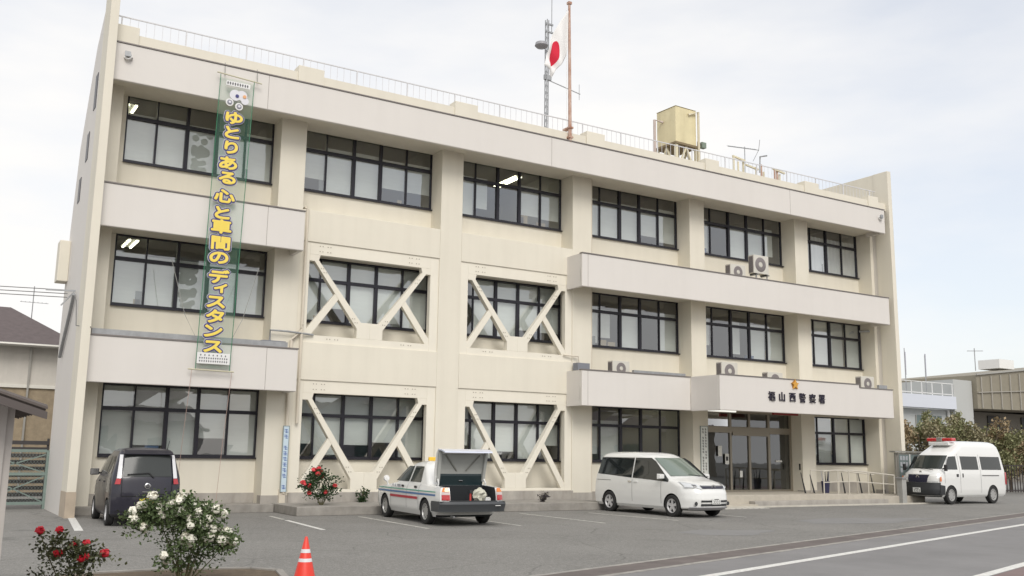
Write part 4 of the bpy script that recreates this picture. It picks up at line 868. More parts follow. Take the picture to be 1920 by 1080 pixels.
ti = empty('boot_cargo_box', (3.455, -6.74, .56), label='low white papers and box beside the plastic bag in the boot', cat='box'); B('box', white, ti, (-.07, .07, -.1, .1, .0, .09)); B('lid', mat('paper', (.7, .7, .66), .9), ti, (-.06, .06, -.08, .08, .092, .11))
rb = empty('warning_triangle', (3.06, -6.66, .56), label='small red safety tool standing at the left of the bag in the boot', cat='tool'); MB().tube([(0, 0, 0), (0, 0, .22)], .025, 8).build('handle', mat('tool_red', (.5, .06, .05), .5), rb); B('head', trim, rb, (-.04, .04, -.04, .04, .2, .27))
for x in (-1.36, 1.425):
    for q in (-1, 1): wheel(cab, x, q*.735, .305, .305, .18, steel=True, rimm=mat('hubcap', (.45, .45, .44), .4, metal=.5), q=q)
MB().tube([(-2.1, .45, .22), (-2.28, .45, .22)], .025, 8).build('exhaust', galv, cab)
sg2 = empty('roof_sign', (.3, -.05, 1.50), parent=cab); MB().bar((-.06, -.14, .05), (-.06, .14, .05), .08, .10).build('lamp', mat('yellow_lamp', (.8, .5, .05), .4), sg2, bevel=.015)

# --- white minivan, nose towards the camera
van = empty('parked_car', (11.04, -4.25, 0), R_(-88.6), label='white minivan parked nose out before the entrance', cat='minivan')
bd = Body([(.20, -2.18, 2.20, .78), (.28, -2.30, 2.33, .83), (.50, -2.32, 2.36, .845), (.70, -2.31, 2.33, .847), (.88, -2.29, 2.24, .843), (.98, -2.28, 2.02, .835), (1.09, -2.26, 1.52, .82), (1.14, -2.25, 1.42, .81), (1.64, -2.10, .62, .69), (1.70, -2.07, .50, .665), (1.75, -2.02, .38, .625), (1.79, -1.93, .22, .56), (1.815, -1.82, .05, .48), (1.83, -1.6, -.2, .35)], bf=.16, cf=.30, br=.05, cr=.09, taper=.05, p=6)
zz = steps([.2, .28, .5, .7, .88, .98, 1.09, 1.14, 1.64, 1.70, 1.75, 1.79, 1.815, 1.83])
bd.build('body', [wpaint, black], van, (-1.43, 1.43), .355, .31, zz)
wsg = mat('windscreen_green_grey', (.16, .20, .17), .05, spec=.9)
bd.patch('windscreen', wsg, van, 'F', [(-.66, 1.15), (.66, 1.15), (.56, 1.66), (-.56, 1.66)], .01, nx=16)
bd.patch('rear_window', cglass, van, 'B', [(-.6, 1.15), (.6, 1.15), (.55, 1.62), (-.55, 1.62)], .008)
for q in (-1, 1):
    f = 'L' if q > 0 else 'R'
    bd.patch('side_window', cglass, van, f, [(-2.05, 1.15), (-.35, 1.06), (-.35, 1.66), (-1.95, 1.66)], .007, nx=20)
    bd.patch('side_window', cglass, van, f, [(-.30, 1.06), (.35, 1.03), (1.28, .98), (1.30, 1.04), (.62, 1.56), (.40, 1.66), (-.30, 1.66)], .007, nx=16)
    seams(bd, van, (-.32, .98), .36, 1.02, f)
    bd.patch('slide_rail', seam, van, f, [(-2.05, .955), (-1.35, .955), (-1.35, .97), (-2.05, .97)], .006)
    for x in (-.22, -.50): B('door_handle', chrome if x < -.3 else wpaint, van, (x, x+.15, min(q*.835, q*.862), max(q*.835, q*.862), .93, .965))
    mirror(van, 1.0, q*.80, 1.13, q, wpaint, .22, .16, .12)
    lens('headlight', (.58, .60, .62), van, bd, 'F', [(q*.42, .78), (q*.80, .84), (q*.77, 1.0), (q*.48, .93)], .012)
    lens('headlight', (.10, .10, .11), van, bd, 'F', [(q*.55, .84), (q*.64, .85), (q*.64, .92), (q*.55, .91)], .02)
    MB().lathe([(0, .01), (.05, .012), (.06, 0)], (bd.front(.62, .40)+.0, q*.62, .40), 16, 'x').build('fog_lamp', trim, van)
bd.patch('grille', mat('grille_dark', (.03, .03, .05), .4), van, 'F', [(-.40, .81), (.40, .81), (.44, .90), (-.44, .90)], .012)
bd.patch('grille_bar', chrome, van, 'F', [(-.42, .875), (.42, .875), (.42, .89), (-.42, .89)], .022)
MB().lathe([(.05, 0), (.075, .012), (.05, .014), (.05, 0)], (bd.front(0, .86)+.012, 0, .855), 20, 'x', cap=False).build('badge', chrome, van)
bd.patch('air_intake', trim, van, 'F', [(-.50, .44), (.50, .44), (.50, .49), (-.50, .49)], .008); bd.patch('air_intake', trim, van, 'F', [(-.50, .33), (.50, .33), (.50, .39), (-.50, .39)], .008)
bd.patch('lower_skirt', mat('skirt_silver', (.5, .5, .52), .4, metal=.4), van, 'F', [(-.7, .21), (.7, .21), (.76, .30), (-.76, .30)], .012)
plate(van, 2.378, 0, .47)
MB().bar((1.46, .6, 1.13), (1.35, -.1, 1.19), .02).build('wiper', black, van)
for x in (-1.43, 1.43):
    for q in (-1, 1): wheel(van, x, q*.755, .31, .31, .19, 5, q=q)
for q in (-.35, .35): B('front_seat', mat('seat_grey', (.2, .2, .2), .9), van, (.2, .35, q-.2, q+.2, .9, 1.4), bevel=.05)

# --- white high roof ambulance van with a red light bar
amb = empty('emergency_van', (28.25, -2.5, 0), R_(-179.5), label='white high roof van with a red light bar and black bumper beyond the building', cat='van')
bd = Body([(.26, -2.22, 2.18, .76), (.34, -2.30, 2.30, .81), (.50, -2.32, 2.34, .835), (.90, -2.32, 2.30, .84), (1.08, -2.31, 2.20, .838), (1.16, -2.30, 2.02, .83), (1.24, -2.29, 1.90, .82), (1.76, -2.20, 1.36, .745), (1.84, -2.18, 1.22, .735), (2.08, -2.10, .72, .68), (2.20, -2.0, .45, .60), (2.26, -1.85, .2, .48), (2.28, -1.6, 0, .35)], bf=.10, cf=.20, br=.04, cr=.08, taper=.03)
zz = steps([.26, .34, .5, .9, 1.08, 1.16, 1.24, 1.76, 1.84, 2.08, 2.2, 2.26, 2.28])
bd.build('body', [wpaint, black], amb, (-1.30, 1.42), .36, .33, zz)
bd.patch('windscreen', cgl2, amb, 'F', [(-.70, 1.26), (.70, 1.26), (.63, 1.74), (-.63, 1.74)], .01, nx=16)
for q in (-1, 1):
    f = 'L' if q > 0 else 'R'
    bd.patch('side_window', cglass, amb, f, [(.95, 1.24), (1.70, 1.24), (1.40, 1.70), (.95, 1.72)], .007)
    bd.patch('side_window', cglass, amb, f, [(-.42, 1.24), (.68, 1.24), (.68, 1.72), (-.42, 1.72)], .007)
    bd.patch('side_window', cglass, amb, f, [(-1.98, 1.24), (-.62, 1.24), (-.62, 1.72), (-1.95, 1.72)], .007)
    seams(bd, amb, (.82, -.52), .40, 1.80, f); seams(bd, amb, (1.78,), .75, 1.2, f)
    bd.patch('slide_rail', seam, amb, f, [(-1.75, 1.01), (-.6, 1.01), (-.6, 1.045), (-1.75, 1.045)], .008)
    B('door_handle', black, amb, (.93, 1.05, min(q*.835, q*.85), max(q*.835, q*.85), .98, 1.08)); B('door_handle', black, amb, (.62, .68, min(q*.835, q*.85), max(q*.835, q*.85), .96, 1.10))
    lens('headlight', (.62, .62, .60), amb, bd, 'F', [(q*.42, .80), (q*.78, .80), (q*.80, 1.0), (q*.44, .99)], .012)
    lens('indicator', (.75, .2, .04), amb, bd, f, [(2.0, .82), (2.10, .82), (2.08, .98), (2.0, .98)], .01)
    bd.patch('bumper', trim, amb, f, [(1.80, .34), (2.1, .34), (2.1, .70), (1.80, .66)], .012)
    bd.patch('sill', wpaint, amb, f, [(-.9, .30), (1.0, .30), (1.0, .36), (-.9, .36)], .01)
    lens('tail_light', (.45, .02, .03), amb, bd, f, [(-2.26, .70), (-2.16, .70), (-2.16, 1.15), (-2.26, 1.15)], .01)
    mirror(amb, 1.80, q*.84, 1.30, q, black, .14, .24, .07)
bd.patch('bumper', trim, amb, 'F', [(-.82, .30), (.82, .30), (.83, .76), (-.83, .76)], .02, nx=20)
bd.patch('grille', mat('grille_black', (.02, .02, .04), .4), amb, 'F', [(-.40, .77), (.40, .77), (.46, 1.04), (-.46, 1.04)], .012)
MB().lathe([(.05, 0), (.075, .012), (.05, .014), (.05, 0)], (bd.front(0, .95)+.012, 0, .95), 20, 'x', cap=False).build('badge', chrome, amb)
MB().lathe([(0, .012), (.05, .012), (.06, 0), (0, 0)], (bd.front(0, 1.13)+.0, 0, 1.13), 20, 'x').build('badge', mat('grey_badge', (.3, .3, .28), .4), amb)
plate(amb, 2.385, .0, .50)
MB().bar((2.02, .5, 1.22), (1.85, -.3, 1.30), .02).build('wiper', black, amb)
lb_ = empty('light_bar', (.62, 0, 2.16), parent=amb); lb_.scale = (.85, .85, .85); redm = mat('light_bar_red', (.55, .03, .03), .25, coat=1)
B('mount', wpaint, lb_, (-.22, .30, -.52, .52, -.06, .10), bevel=.03)
B('red_lens', redm, lb_, (-.10, .22, .14, .66, .12, .27), bevel=.04); B('red_lens', redm, lb_, (-.10, .22, -.66, -.14, .12, .27), bevel=.04); B('speaker', silver, lb_, (-.08, .24, -.135, .135, .12, .29), bevel=.02)
for x in (-1.30, 1.42):
    for q in (-1, 1): wheel(amb, x, q*.745, .33, .33, .185, steel=True, rimm=mat('hubcap', (.45, .45, .44), .4, metal=.5), q=q)

amb.scale = (1.04, 1.03, 1.10)

# ------------------------------------------------------------------ plants
def leafmat(name, col, col2):
    return mat(name, col, .6, noise=.5, nscale=7, col2=col2, spec=.3)
def leaves(mb, pts, s, rg, up_=.3, n=1):
    for p in pts:
        for _ in range(n):
            d = Vector((rg.gauss(0, 1), rg.gauss(0, 1), rg.gauss(0, .7)+up_)).normalized(); w = d.cross(Vector((rg.random(), rg.random(), rg.random()+.1))).normalized()
            l = s*rg.uniform(.6, 1.3); q = Vector(p)+Vector((rg.gauss(0, s*.5), rg.gauss(0, s*.5), rg.gauss(0, s*.5))); nn = d.cross(w)*l*.12
            mb.add([q, q+d*l*.5+w*l*.30+nn, q+d*l, q+d*l*.5-w*l*.30+nn], [(0, 1, 2, 3)])
def bloom(parent, p, r, m, rg, name='bloom'):
    mb = MB()
    for k in range(22):
        a = rg.uniform(0, 2*pi); e = rg.uniform(.1, 1.35)*(k/22)**.6; d = Vector((cos(a)*sin(e), sin(a)*sin(e), cos(e)))
        w = d.cross(Vector((0, 0, 1)) if abs(d.z) < .95 else Vector((1, 0, 0))).normalized(); u = w.cross(d).normalized(); rr_ = r*(.35+.65*(k/22)); s_ = r*.55
        c = Vector(p)+d*rr_*.75
        mb.add([c-w*s_-u*s_*.6, c+w*s_-u*s_*.6, c+w*s_*.7+u*s_*.8+d*s_*.3, c-w*s_*.7+u*s_*.8+d*s_*.3], [(0, 1, 2, 3)])
    mb.lathe([(0, -r*.5), (r*.5, -r*.3), (r*.62, 0), (r*.45, r*.35), (0, r*.5)], tuple(p), 10)
    return mb.build(name, m, parent, smooth=60)
stem_m = mat('rose_stem', (.12, .11, .05), .8)
def rose(loc, label, leafm, bm_, stems, blooms, br, lsize, nleaf, spread, seed, extra=()):
    rg = random.Random(seed); e = empty('rose_bush', loc, label=label, cat='rose bush'); tips = []; mb = MB(); L_ = []
    for (x, y, z) in stems:
        a = Vector((x*.12, y*.12, 0)); b = Vector((x*.55+rg.gauss(0, .03), y*.5, z*.55)); c = Vector((x, y, z)); mb.tube([a, b, c], .010, 5, r2=.004); tips.append((a, b, c))
    for p in blooms:
        k = min(tips, key=lambda t_: (t_[1]-Vector(p)).length); mb.tube([k[1], (k[1]+Vector(p))*.5+Vector((0, 0, -.03)), Vector(p)], .006, 5, r2=.004); tips.append((k[1], (k[1]+Vector(p))*.5, Vector(p)-Vector((0, 0, .04))))
    mb.build('stem', stem_m, e)
    lf = MB()
    for _ in range(nleaf):
        a, b, c = tips[rg.randrange(len(tips))]; f = rg.random()**.6; p = a.lerp(b, f*2) if f < .5 else b.lerp(c, f*2-1)
        p = p+Vector((rg.gauss(0, spread), rg.gauss(0, spread), rg.gauss(0, spread*.8)))
        if p.z < .12: continue
        L_.append(p)
    leaves(lf, L_, lsize, rg, n=3); lf.build('leaves', leafm, e)
    for i, p in enumerate(blooms): bloom(e, p, br*rg.uniform(.75, 1.15), bm_, rg)
    for p, m_, r_ in extra: bloom(e, p, r_, m_, rg, 'bud')
    return e
gl1 = leafmat('rose_leaf_green', (.15, .20, .09), (.07, .11, .045)); gl2 = leafmat('rose_leaf_olive', (.12, .13, .06), (.05, .06, .03)); gl3 = leafmat('rose_leaf_deep', (.06, .11, .04), (.02, .045, .02))
whr = mat('white_petal', (.84, .82, .72), .6); rdr = mat('crimson_petal', (.50, .005, .02), .55); cor = mat('coral_petal', (.70, .06, .07), .6)
F_ = 1804.12
def ray_(u, v): return fw+rr*((u-960)/F_)-uu*((v-540)/F_)
def aty(u, v, y):
    d = ray_(u, v); t_ = (y+27.410)/d.y; return Vector((-8.570, -27.410, 1.697))+d*t_
rg = random.Random(11)
base = Vector((-5.42, -14.3, 0))
pts = [(288, 932), (262, 950), (276, 962), (258, 975), (268, 990), (300, 955), (322, 948), (335, 942), (350, 938), (330, 962), (345, 968), (318, 972), (305, 968), (360, 955), (372, 962), (384, 955), (355, 975), (368, 978), (406, 958), (375, 985), (362, 992), (380, 1000), (388, 1012), (372, 1002), (346, 1008), (356, 1022), (404, 1008), (415, 1000), (428, 1014), (420, 1022), (436, 1018), (306, 1044), (312, 1052), (296, 950), (340, 955), (392, 975), (400, 995), (250, 962), (326, 958), (396, 1006)]
pts += [(u+rg.uniform(-12, 12), v+rg.uniform(-9, 9)) for u, v in pts[:30]]
bl = [aty(u, v, -14.3+rg.uniform(-.45, -.15))-base for u, v in pts]
st_ = [(-.40, .0, .92), (-.25, .1, .98), (-.1, -.15, .92), (.12, .1, .85), (.3, -.1, .72), (.48, .05, .58), (.25, .2, .8), (-.2, .2, .85), (.1, -.2, .6), (-.28, -.15, .6), (.4, -.2, .42), (-.2, 0, .42), (.05, .0, .4)]
rose(base, 'white rose bush in bloom in front of the dark hatchback', gl1, whr, st_, [tuple(p) for p in bl], .084, .055, 2300, .075, 3,
     [((-.53, .0, 1.0), mat('yellow_petal', (.75, .6, .15), .6), .03), ((-.2, .1, 1.03), mat('yellow_petal', (.75, .6, .15), .6), .03)])
base = Vector((-6.95, -15.5, 0)); pts = [(75, 997), (112, 996), (108, 1040), (137, 1024), (162, 1020), (160, 1046), (197, 1040), (152, 1050)]
bl = [aty(u, v, -15.5+rg.uniform(-.25, -.05))-base for u, v in pts]
rose(base, 'low rose bush with a few crimson blooms at the left foreground', gl2, rdr, [(-.25, 0, .6), (-.1, .1, .7), (.1, -.1, .6), (.25, .0, .45), (-.05, -.1, .4), (.15, .1, .35), (-.3, .1, .4)], [tuple(p) for p in bl], .062, .05, 520, .065, 8)
base = Vector((1.30, -1.35, .24)); pts = [(588, 882), (596, 890), (603, 885), (572, 909), (580, 912), (568, 906), (628, 912), (610, 924), (580, 926), (604, 895), (598, 880)]
bl = [aty(u, v, -1.35+rg.uniform(-.35, -.1))-base for u, v in pts]
rose(base, 'tall coral red rose bush growing from the ledge beside the blue board', gl3, cor, [(-.4, 0, .8), (-.15, .1, 1.0), (.1, -.1, .8), (.35, .0, .7), (-.05, -.1, .6), (.3, .1, .5), (-.2, .1, .4), (.1, .1, .5)], [tuple(p) for p in bl], .085, .075, 560, .09, 9)
def weed(loc, label, s, seed, m_):
    rg = random.Random(seed); mb = MB(); e = empty('weed_plant', loc, label=label, cat='weed'); st2 = MB()
    for k in range(8):
        a = rg.uniform(0, 2*pi); tip = Vector((cos(a)*s*.5, sin(a)*s*.4, s*rg.uniform(.5, 1))); st2.tube([(0, 0, 0), tip], .006, 4); leaves(mb, [tip*rg.random() for _ in range(16)], s*.2, rg, n=2)
    st2.build('stem', stem_m, e); mb.build('leaves', m_, e)
weed((2.9, -.35, .24), 'green weed tuft on the ledge in front of the striped saloon', .42, 1, gl3)
weed((8.58, -1.5, .24), 'small dark potted flowers on the ledge between the saloon and the minivan', .3, 2, mat('dark_mixed_leaf', (.06, .05, .06), .8))
# planting bed in the foreground
bedp = [(-6.6, -13.05), (-5.4, -13.0), (-4.25, -13.35), (-3.98, -13.75), (-4.3, -15.2), (-7.8, -16.6), (-8.2, -13.4)]
MB().add([(x, y, .0) for x, y in bedp]+[(x, y, .035) for x, y in bedp], [tuple(range(7)), tuple(range(13, 6, -1))]+[(j, j+7, (j+1) % 7+7, (j+1) % 7) for j in range(7)]).build('planting_bed', mat('bed_soil', (.16, .12, .08), .95, noise=.4, nscale=9, bump=.8), None, kind='structure')
mb = MB()
for i in range(6): a, b = bedp[i], bedp[i+1]; mb.bar((a[0], a[1], .025), (b[0], b[1], .025), .10, .06)
mb.build('bed_kerb', kerbm, None, kind='structure')

# ------------------------------------------------------------------ left edge: shed, gate, neighbouring house, service wires
sh = empty('shed', (-8.25, -18.3, .13), label='small pale shed with a dark corrugated roof at the left edge', cat='shed')
shw = mat('shed_wall', (.50, .47, .44), .8, noise=.12, nscale=1.5, grime=.25); shr = mat('corrugated_roof', (.13, .11, .10), .85, noise=.35, nscale=3)
B('wall', shw, sh, (-1.5, .42, .30, 2.2, .50, 2.0)); B('plinth', mat('shed_base', (.12, .11, .10), .9, noise=.3), sh, (-1.5, .43, .29, 2.2, -.13, .5)); B('corner_strip', shw, sh, (.30, .36, .27, .30, .5, 1.95))
mb = MB(); n = 46; vs = []
for i in range(n+1):
    y = -.2+2.6*i/n; zz_ = .022*sin(i*2*pi/4.6)
    vs += [(-1.5, y, 2.60+zz_), (.62, y, 1.90+zz_), (-1.5, y, 2.58+zz_), (.62, y, 1.88+zz_)]
mb.add(vs, [(4*i, 4*i+1, 4*i+5, 4*i+4) for i in range(n)]+[(4*i+2, 4*i+6, 4*i+7, 4*i+3) for i in range(n)]+[(4*i+1, 4*i+3, 4*i+7, 4*i+5) for i in range(n)]+[(0, 2, 3, 1), (4*n, 4*n+1, 4*n+3, 4*n+2)]); mb.build('roof', shr, sh)
MB().add([(-1.5, -.21, 2.56), (.62, -.21, 1.86), (.62, -.21, 1.80), (-1.5, -.21, 2.45), (-1.5, -.17, 2.56), (.62, -.17, 1.86), (.62, -.17, 1.80), (-1.5, -.17, 2.45)], [(0, 1, 2, 3), (7, 6, 5, 4), (0, 4, 5, 1), (1, 5, 6, 2), (2, 6, 7, 3), (3, 7, 4, 0)]).build('barge_board', mat('dark_board', (.10, .085, .08), .8), sh)
for z in (1.60, 1.62): MB().lathe([(0, -.01), (.012, -.008), (.012, 0)], (.2, .3, z), 8, 'y').build('screw', black, sh)
gt = empty('metal_gate', (0, 3.0, 0), label='pale green wire mesh gate with a dark slatted top beside the building', cat='gate')
ggm = mat('gate_green', (.20, .26, .235), .5, noise=.15); wire = mat('gate_wire', (.16, .19, .18), .6)
for x in (-6.9, -5.28): B('gate_post', ggm, gt, (x, x+.10, -.04, .04, 0, 1.62))
for z in (.12, .92, 1.56): B('gate_rail', ggm, gt, (-6.8, -5.28, -.03, .03, z, z+.08))
MB().bar((-6.8, 0, .2), (-5.3, 0, .9), .03).build('cross_brace', ggm, gt); MB().bar((-6.8, 0, .9), (-5.3, 0, .2), .03).build('cross_brace', ggm, gt)
MB().bar((-6.8, 0, 1.0), (-5.3, 0, 1.5), .03).build('cross_brace', ggm, gt); MB().bar((-6.8, 0, 1.5), (-5.3, 0, 1.0), .03).build('cross_brace', ggm, gt)
mb = MB()
for i in range(-18, 20):
    for s_ in (1, -1):
        x0_ = -6.8+i*.085; pa = []
        for z in (.16, 1.56):
            pa.append((x0_+(z-.16)*s_*.7+(0 if s_ > 0 else 1.0), z))
        (xa, za), (xb, zb) = pa
        def clipx(xa, za, xb, zb):
            lo, hi = -6.8, -5.28; t0, t1 = 0, 1; dx = xb-xa
            for a_, s2 in ((lo, 1), (hi, -1)):
                f = (a_-xa)/dx
                if dx*s2 > 0: t0 = max(t0, f)
                else: t1 = min(t1, f)
            return (t0, t1)
        t0, t1 = clipx(xa, za, xb, zb)
        if t0 < t1: mb.bar((xa+(xb-xa)*t0, .01*s_, za+(zb-za)*t0), (xa+(xb-xa)*t1, .01*s_, za+(zb-za)*t1), .007)
mb.build('wire_mesh', wire, gt)
dkf = empty('slat_fence', (0, 3.35, 0), label='dark brown slatted fence standing just behind the pale green gate', cat='fence')
for k in range(10): B('slat', mat('dark_slat', (.05, .045, .045), .7), dkf, (-8.2, -5.2, 0, .03, .15+k*.18, .26+k*.18))
for x in (-8.2, -6.7, -5.25): B('fence_post', mat('dark_slat', (.05, .045, .045), .7), dkf, (x, x+.06, .03, .09, 0, 1.95))
hs = empty('neighbour_house', (0, 0, 0), label='two tone house with a brown hipped roof behind the left end', cat='house')
B('upper_wall', mat('house_white', (.62, .59, .54), .8, noise=.08, grime=.08), hs, (-14, -3.6, 14.2, 24, 4.0, 5.7)); B('lower_wall', mat('house_tile', (.36, .29, .20), .8, noise=.3, nscale=6), hs, (-13.98, -3.62, 14.22, 23.9, 0, 4.0))
hr_ = mat('house_roof_tile', (.13, .105, .105), .8, noise=.25, nscale=5)
MB().add([(-14.4, 13.6, 5.62), (-3.1, 13.6, 5.62), (-3.1, 24.5, 5.62), (-14.4, 24.5, 5.62), (-8.0, 17.5, 7.45), (-5.6, 17.5, 7.45), (-5.6, 19, 7.45), (-8, 19, 7.45)], [(3, 2, 1, 0), (0, 1, 5, 4), (1, 2, 6, 5), (2, 3, 7, 6), (3, 0, 4, 7), (4, 5, 6, 7)]).build('roof', hr_, hs)
MB().tube([(-14.4, 13.5, 5.55), (-3.1, 13.5, 5.55)], .07, 8).build('gutter', silver, hs)
B('trim_band', mat('house_trim', (.7, .68, .62), .7), hs, (-14, -3.58, 14.14, 14.2, 3.95, 4.08)); B('downpipe', silver, hs, (-5.0, -4.93, 14.1, 14.18, 0, 5.6)); B('vent', mat('brown_vent', (.2, .1, .08), .6), hs, (-6.3, -6.0, 14.05, 14.2, 3.0, 3.12))
ah = empty('tv_antenna', (-4.75, 18, 6.6), label='thin aerial on the neighbouring house roof behind the wires', cat='antenna')
MB().tube([(0, 0, 0), (0, 0, 1.9)], .02, 5).build('pole', galv, ah); mb = MB(); mb.bar((-.5, 0, 1.2), (.6, 0, 1.2), .02)
for k in range(7): mb.bar((-.45+k*.16, -.2, 1.2), (-.45+k*.16, .2, 1.25), .012)
mb.build('element', galv, ah)
wr = empty('service_wires', (0, 0, 0), label='grey overhead cables and bracket fixed to the left end wall', cat='cables')
wm = mat('cable_dark', (.16, .16, .16), .7)
for z, dz in ((5.95, .3), (5.85, .12), (5.75, -.05)):
    MB().tube([(-14, 6.0, z+dz+.9), (-10, 3.6, z+dz+.25), (-7.5, 2, z+.05), (-5.35, 1.1, z)], .012, 5).build('cable', wm, wr)
MB().bar((-5.9, 1.0, 5.9), (-5.1, .6, 5.88), .04).build('bracket', galv, wr); MB().bar((-5.2, .9, 5.9), (-5.5, 1.0, 5.5), .03).build('bracket', galv, wr)
MB().tube([(-5.27, .4, 5.75), (-5.27, .9, 5.3), (-5.27, 1.9, 4.5), (-5.27, 2.2, 4.2)], .045, 8).build('conduit', galv, wr, smooth=40)
MB().tube([(-5.27, .3, 5.7), (-5.27, -.2, 5.5), (-5.27, -.6, 4.8), (-5.0, -1.22, 4.72), (-4.95, -.95, 4.7)], .012, 5).build('cable', wm, wr)

# ------------------------------------------------------------------ right background
ob = empty('office_building', (0, 0, 0), label='pale blue grey two storey office with a roof railing, behind the ambulance van', cat='building')
obw = mat('office_wall', (.48, .50, .50), .8, noise=.08); obb = mat('office_band', (.62, .65, .72), .7); owg = mat('office_glass', (.10, .14, .14), .15)
B('wall', obw, ob, (50, 61.88, 20.3, 30, 0, 5.7)); B('fascia_band', obb, ob, (50, 61.88, 19.6, 20.3, 5.75, 6.75)); B('stair_tower', mat('tower_wall', (.46, .47, .46), .8), ob, (61.9, 64.35, 19.8, 27, 0, 8.15))
for x in (51, 57.4, 59.2): 
    w_ = B('window', owg, ob, (x+.2, x+1.6, 20.24, 20.3, 3.6, 5.2)); B('frame', silver, w_, (x+.84, x+.92, 20.2, 20.24, 3.6, 5.2), (x+.15, x+.2, 20.2, 20.3, 3.6, 5.2))
for x in (53.2, 54.6): w_ = B('window', owg, ob, (x, x+1.2, 20.24, 20.3, 3.4, 5.1)); B('frame', black, w_, (x+.56, x+.62, 20.2, 20.24, 3.4, 5.1))
B('downpipe', white, ob, (61.5, 61.65, 20.1, 20.25, 0, 5.7))
orl = empty('roof_railing', (0, 19.8, 6.76), label='white railing on the flat roof of the pale office', cat='railing')
mb = MB(); mb.bar((50, 0, 1.0), (61.8, 0, 1.0), .05); mb.bar((50, 0, .15), (61.8, 0, .15), .05)
for k in range(10): mb.bar((50.2+k*1.28, 0, 0), (50.2+k*1.28, 0, 1.0), .05)
mb.build('railing', white, orl)
for x, lb in ((57.6, 'bare pole on the pale office roof, nearer the police station'), (60.1, 'bare pole on the pale office roof, right of its neighbour')):
    f_ = empty('flagpole', (x-.5, 20.6, 5.8), label=lb, cat='flagpole'); MB().tube([(0, 0, 0), (-.02, 0, 4.6 if x < 59 else 4.2)], .05, 6, r2=.03).build('pole', galv, f_); MB().bar((.03, 0, 2.5), (.05, 0, 4.3), .12, .03).build('furled_flag', mat('furled', (.35, .35, .42), .8), f_)
hb = empty('hall_building', (0, 0, 0), label='brown grey panelled hall with an overhanging upper storey at the far right', cat='building')
hw = mat('hall_panel', (.27, .245, .19), .7, noise=.12, nscale=2); hd = mat('hall_dark', (.10, .09, .08), .8)
MB().add([(64.4, 19.4, 5.9), (95, 19.4, 6.3), (95, 32, 6.3), (64.4, 32, 5.9), (64.4, 19.4, 8.6), (95, 19.4, 12.0), (95, 32, 12.0), (64.4, 32, 8.6)], [(3, 2, 1, 0), (4, 5, 6, 7), (0, 1, 5, 4), (1, 2, 6, 5), (2, 3, 7, 6), (3, 0, 4, 7)]).build('upper_wall', hw, hb)
B('lower_wall', mat('hall_lower', (.20, .185, .16), .8), hb, (64.7, 95, 22.5, 31, 0, 5.89)); B('window', black, hb, (70.4, 72.2, 22.4, 22.5, 4.6, 5.6)); B('window', black, hb, (75.4, 77.2, 22.4, 22.5, 4.6, 5.6))
for k in range(20): x = 64.9+k*1.35; B('mullion', mat('hall_mullion', (.36, .34, .30), .6), hb, (x, x+.10, 19.30, 19.39, 5.98, 8.5+(x-65)*.1))
MB().bar((64.4, 19.3, 7.2), (95, 19.3, 9.1), .07).build('rail_band', mat('hall_mullion', (.36, .34, .30), .6), hb); MB().bar((64.3, 19.3, 8.65), (95, 19.3, 12.05), .12).build('parapet', silver, hb)
B('roof_unit', white, hb, (72.0, 74.2, 22, 24, 9.8, 10.6))
ta = empty('tv_antenna', (66.9, 21, 9.2), label='small aerial on the roof of the brown hall', cat='antenna'); MB().tube([(0, 0, 0), (0, 0, 1.9)], .04, 5).build('pole', galv, ta); MB().bar((-1.0, 0, 1.6), (1.2, 0, 1.75), .05).build('element', galv, ta)

# shrubs and trees along the boundary on the right, each its own crown and trunks
def tree(name, x, y, h, rx, label, m_, seed, group, dens=1.3, z0=.3, leaf=.19):
    rg = random.Random(seed); e = empty(name, (x, y, 0), label=label, cat='tree' if name != 'shrub' else 'shrub', group=group)
    tb = MB(); tb.tube([(0, 0, 0), (.05, 0, h*.3), (rg.uniform(-.2, .2), 0, h*.75)], .09, 7, r2=.03)
    ends = []
    for k in range(7):
        a = rg.uniform(0, 2*pi); s0 = h*rg.uniform(.15, .5); tip = Vector((cos(a)*rx*.75, sin(a)*rx*.6, s0+h*rg.uniform(.25, .45))); tb.tube([(0, 0, s0), tip*.5+Vector((0, 0, s0*.5)), tip], .04, 5, r2=.012); ends.append(tip)
    tb.build('trunk', mat('bark', (.10, .08, .06), .9), e)
    mb = MB(); P = []; blobs = []
    for k in range(int(15*dens)):
        a = rg.uniform(0, 2*pi); r_ = rg.random()**.5; blobs.append((Vector((cos(a)*rx*r_, sin(a)*rx*.7*r_, z0+(h-z0)*(.2+.68*rg.random()*(1-.35*r_*r_)))), rg.uniform(.35, .65)*rx*.55))
    for c_, r_ in blobs:
        for _ in range(int(85*dens)):
            d = Vector((rg.gauss(0, 1), rg.gauss(0, 1), rg.gauss(0, 1))).normalized()*r_*rg.uniform(.7, 1.05); P.append(c_+d)
    leaves(mb, [p for p in P if p.z > z0*.5], leaf, rg, n=2); mb.build('crown', m_, e); return e
lf_a = leafmat('hedge_leaf_green', (.33, .33, .17), (.19, .20, .11)); lf_b = leafmat('hedge_leaf_rusty', (.40, .28, .18), (.26, .23, .13)); lf_c = leafmat('hedge_leaf_olive', (.38, .34, .22), (.25, .23, .14))
lab = ['rust tipped hedge tree nearest the police station, behind the notice board', 'olive hedge tree second from the police station', 'green and rust hedge tree behind the light bar of the van', 'olive brown hedge tree behind the middle of the van roof', 'tall green hedge tree behind the rear of the van', 'tall brown tinged hedge tree right of the van roof', 'darker green hedge tree over the slatted gate', 'rust coloured hedge tree at the far right of the row', 'green hedge tree behind the round bush', 'hedge tree farthest along the row towards the street']
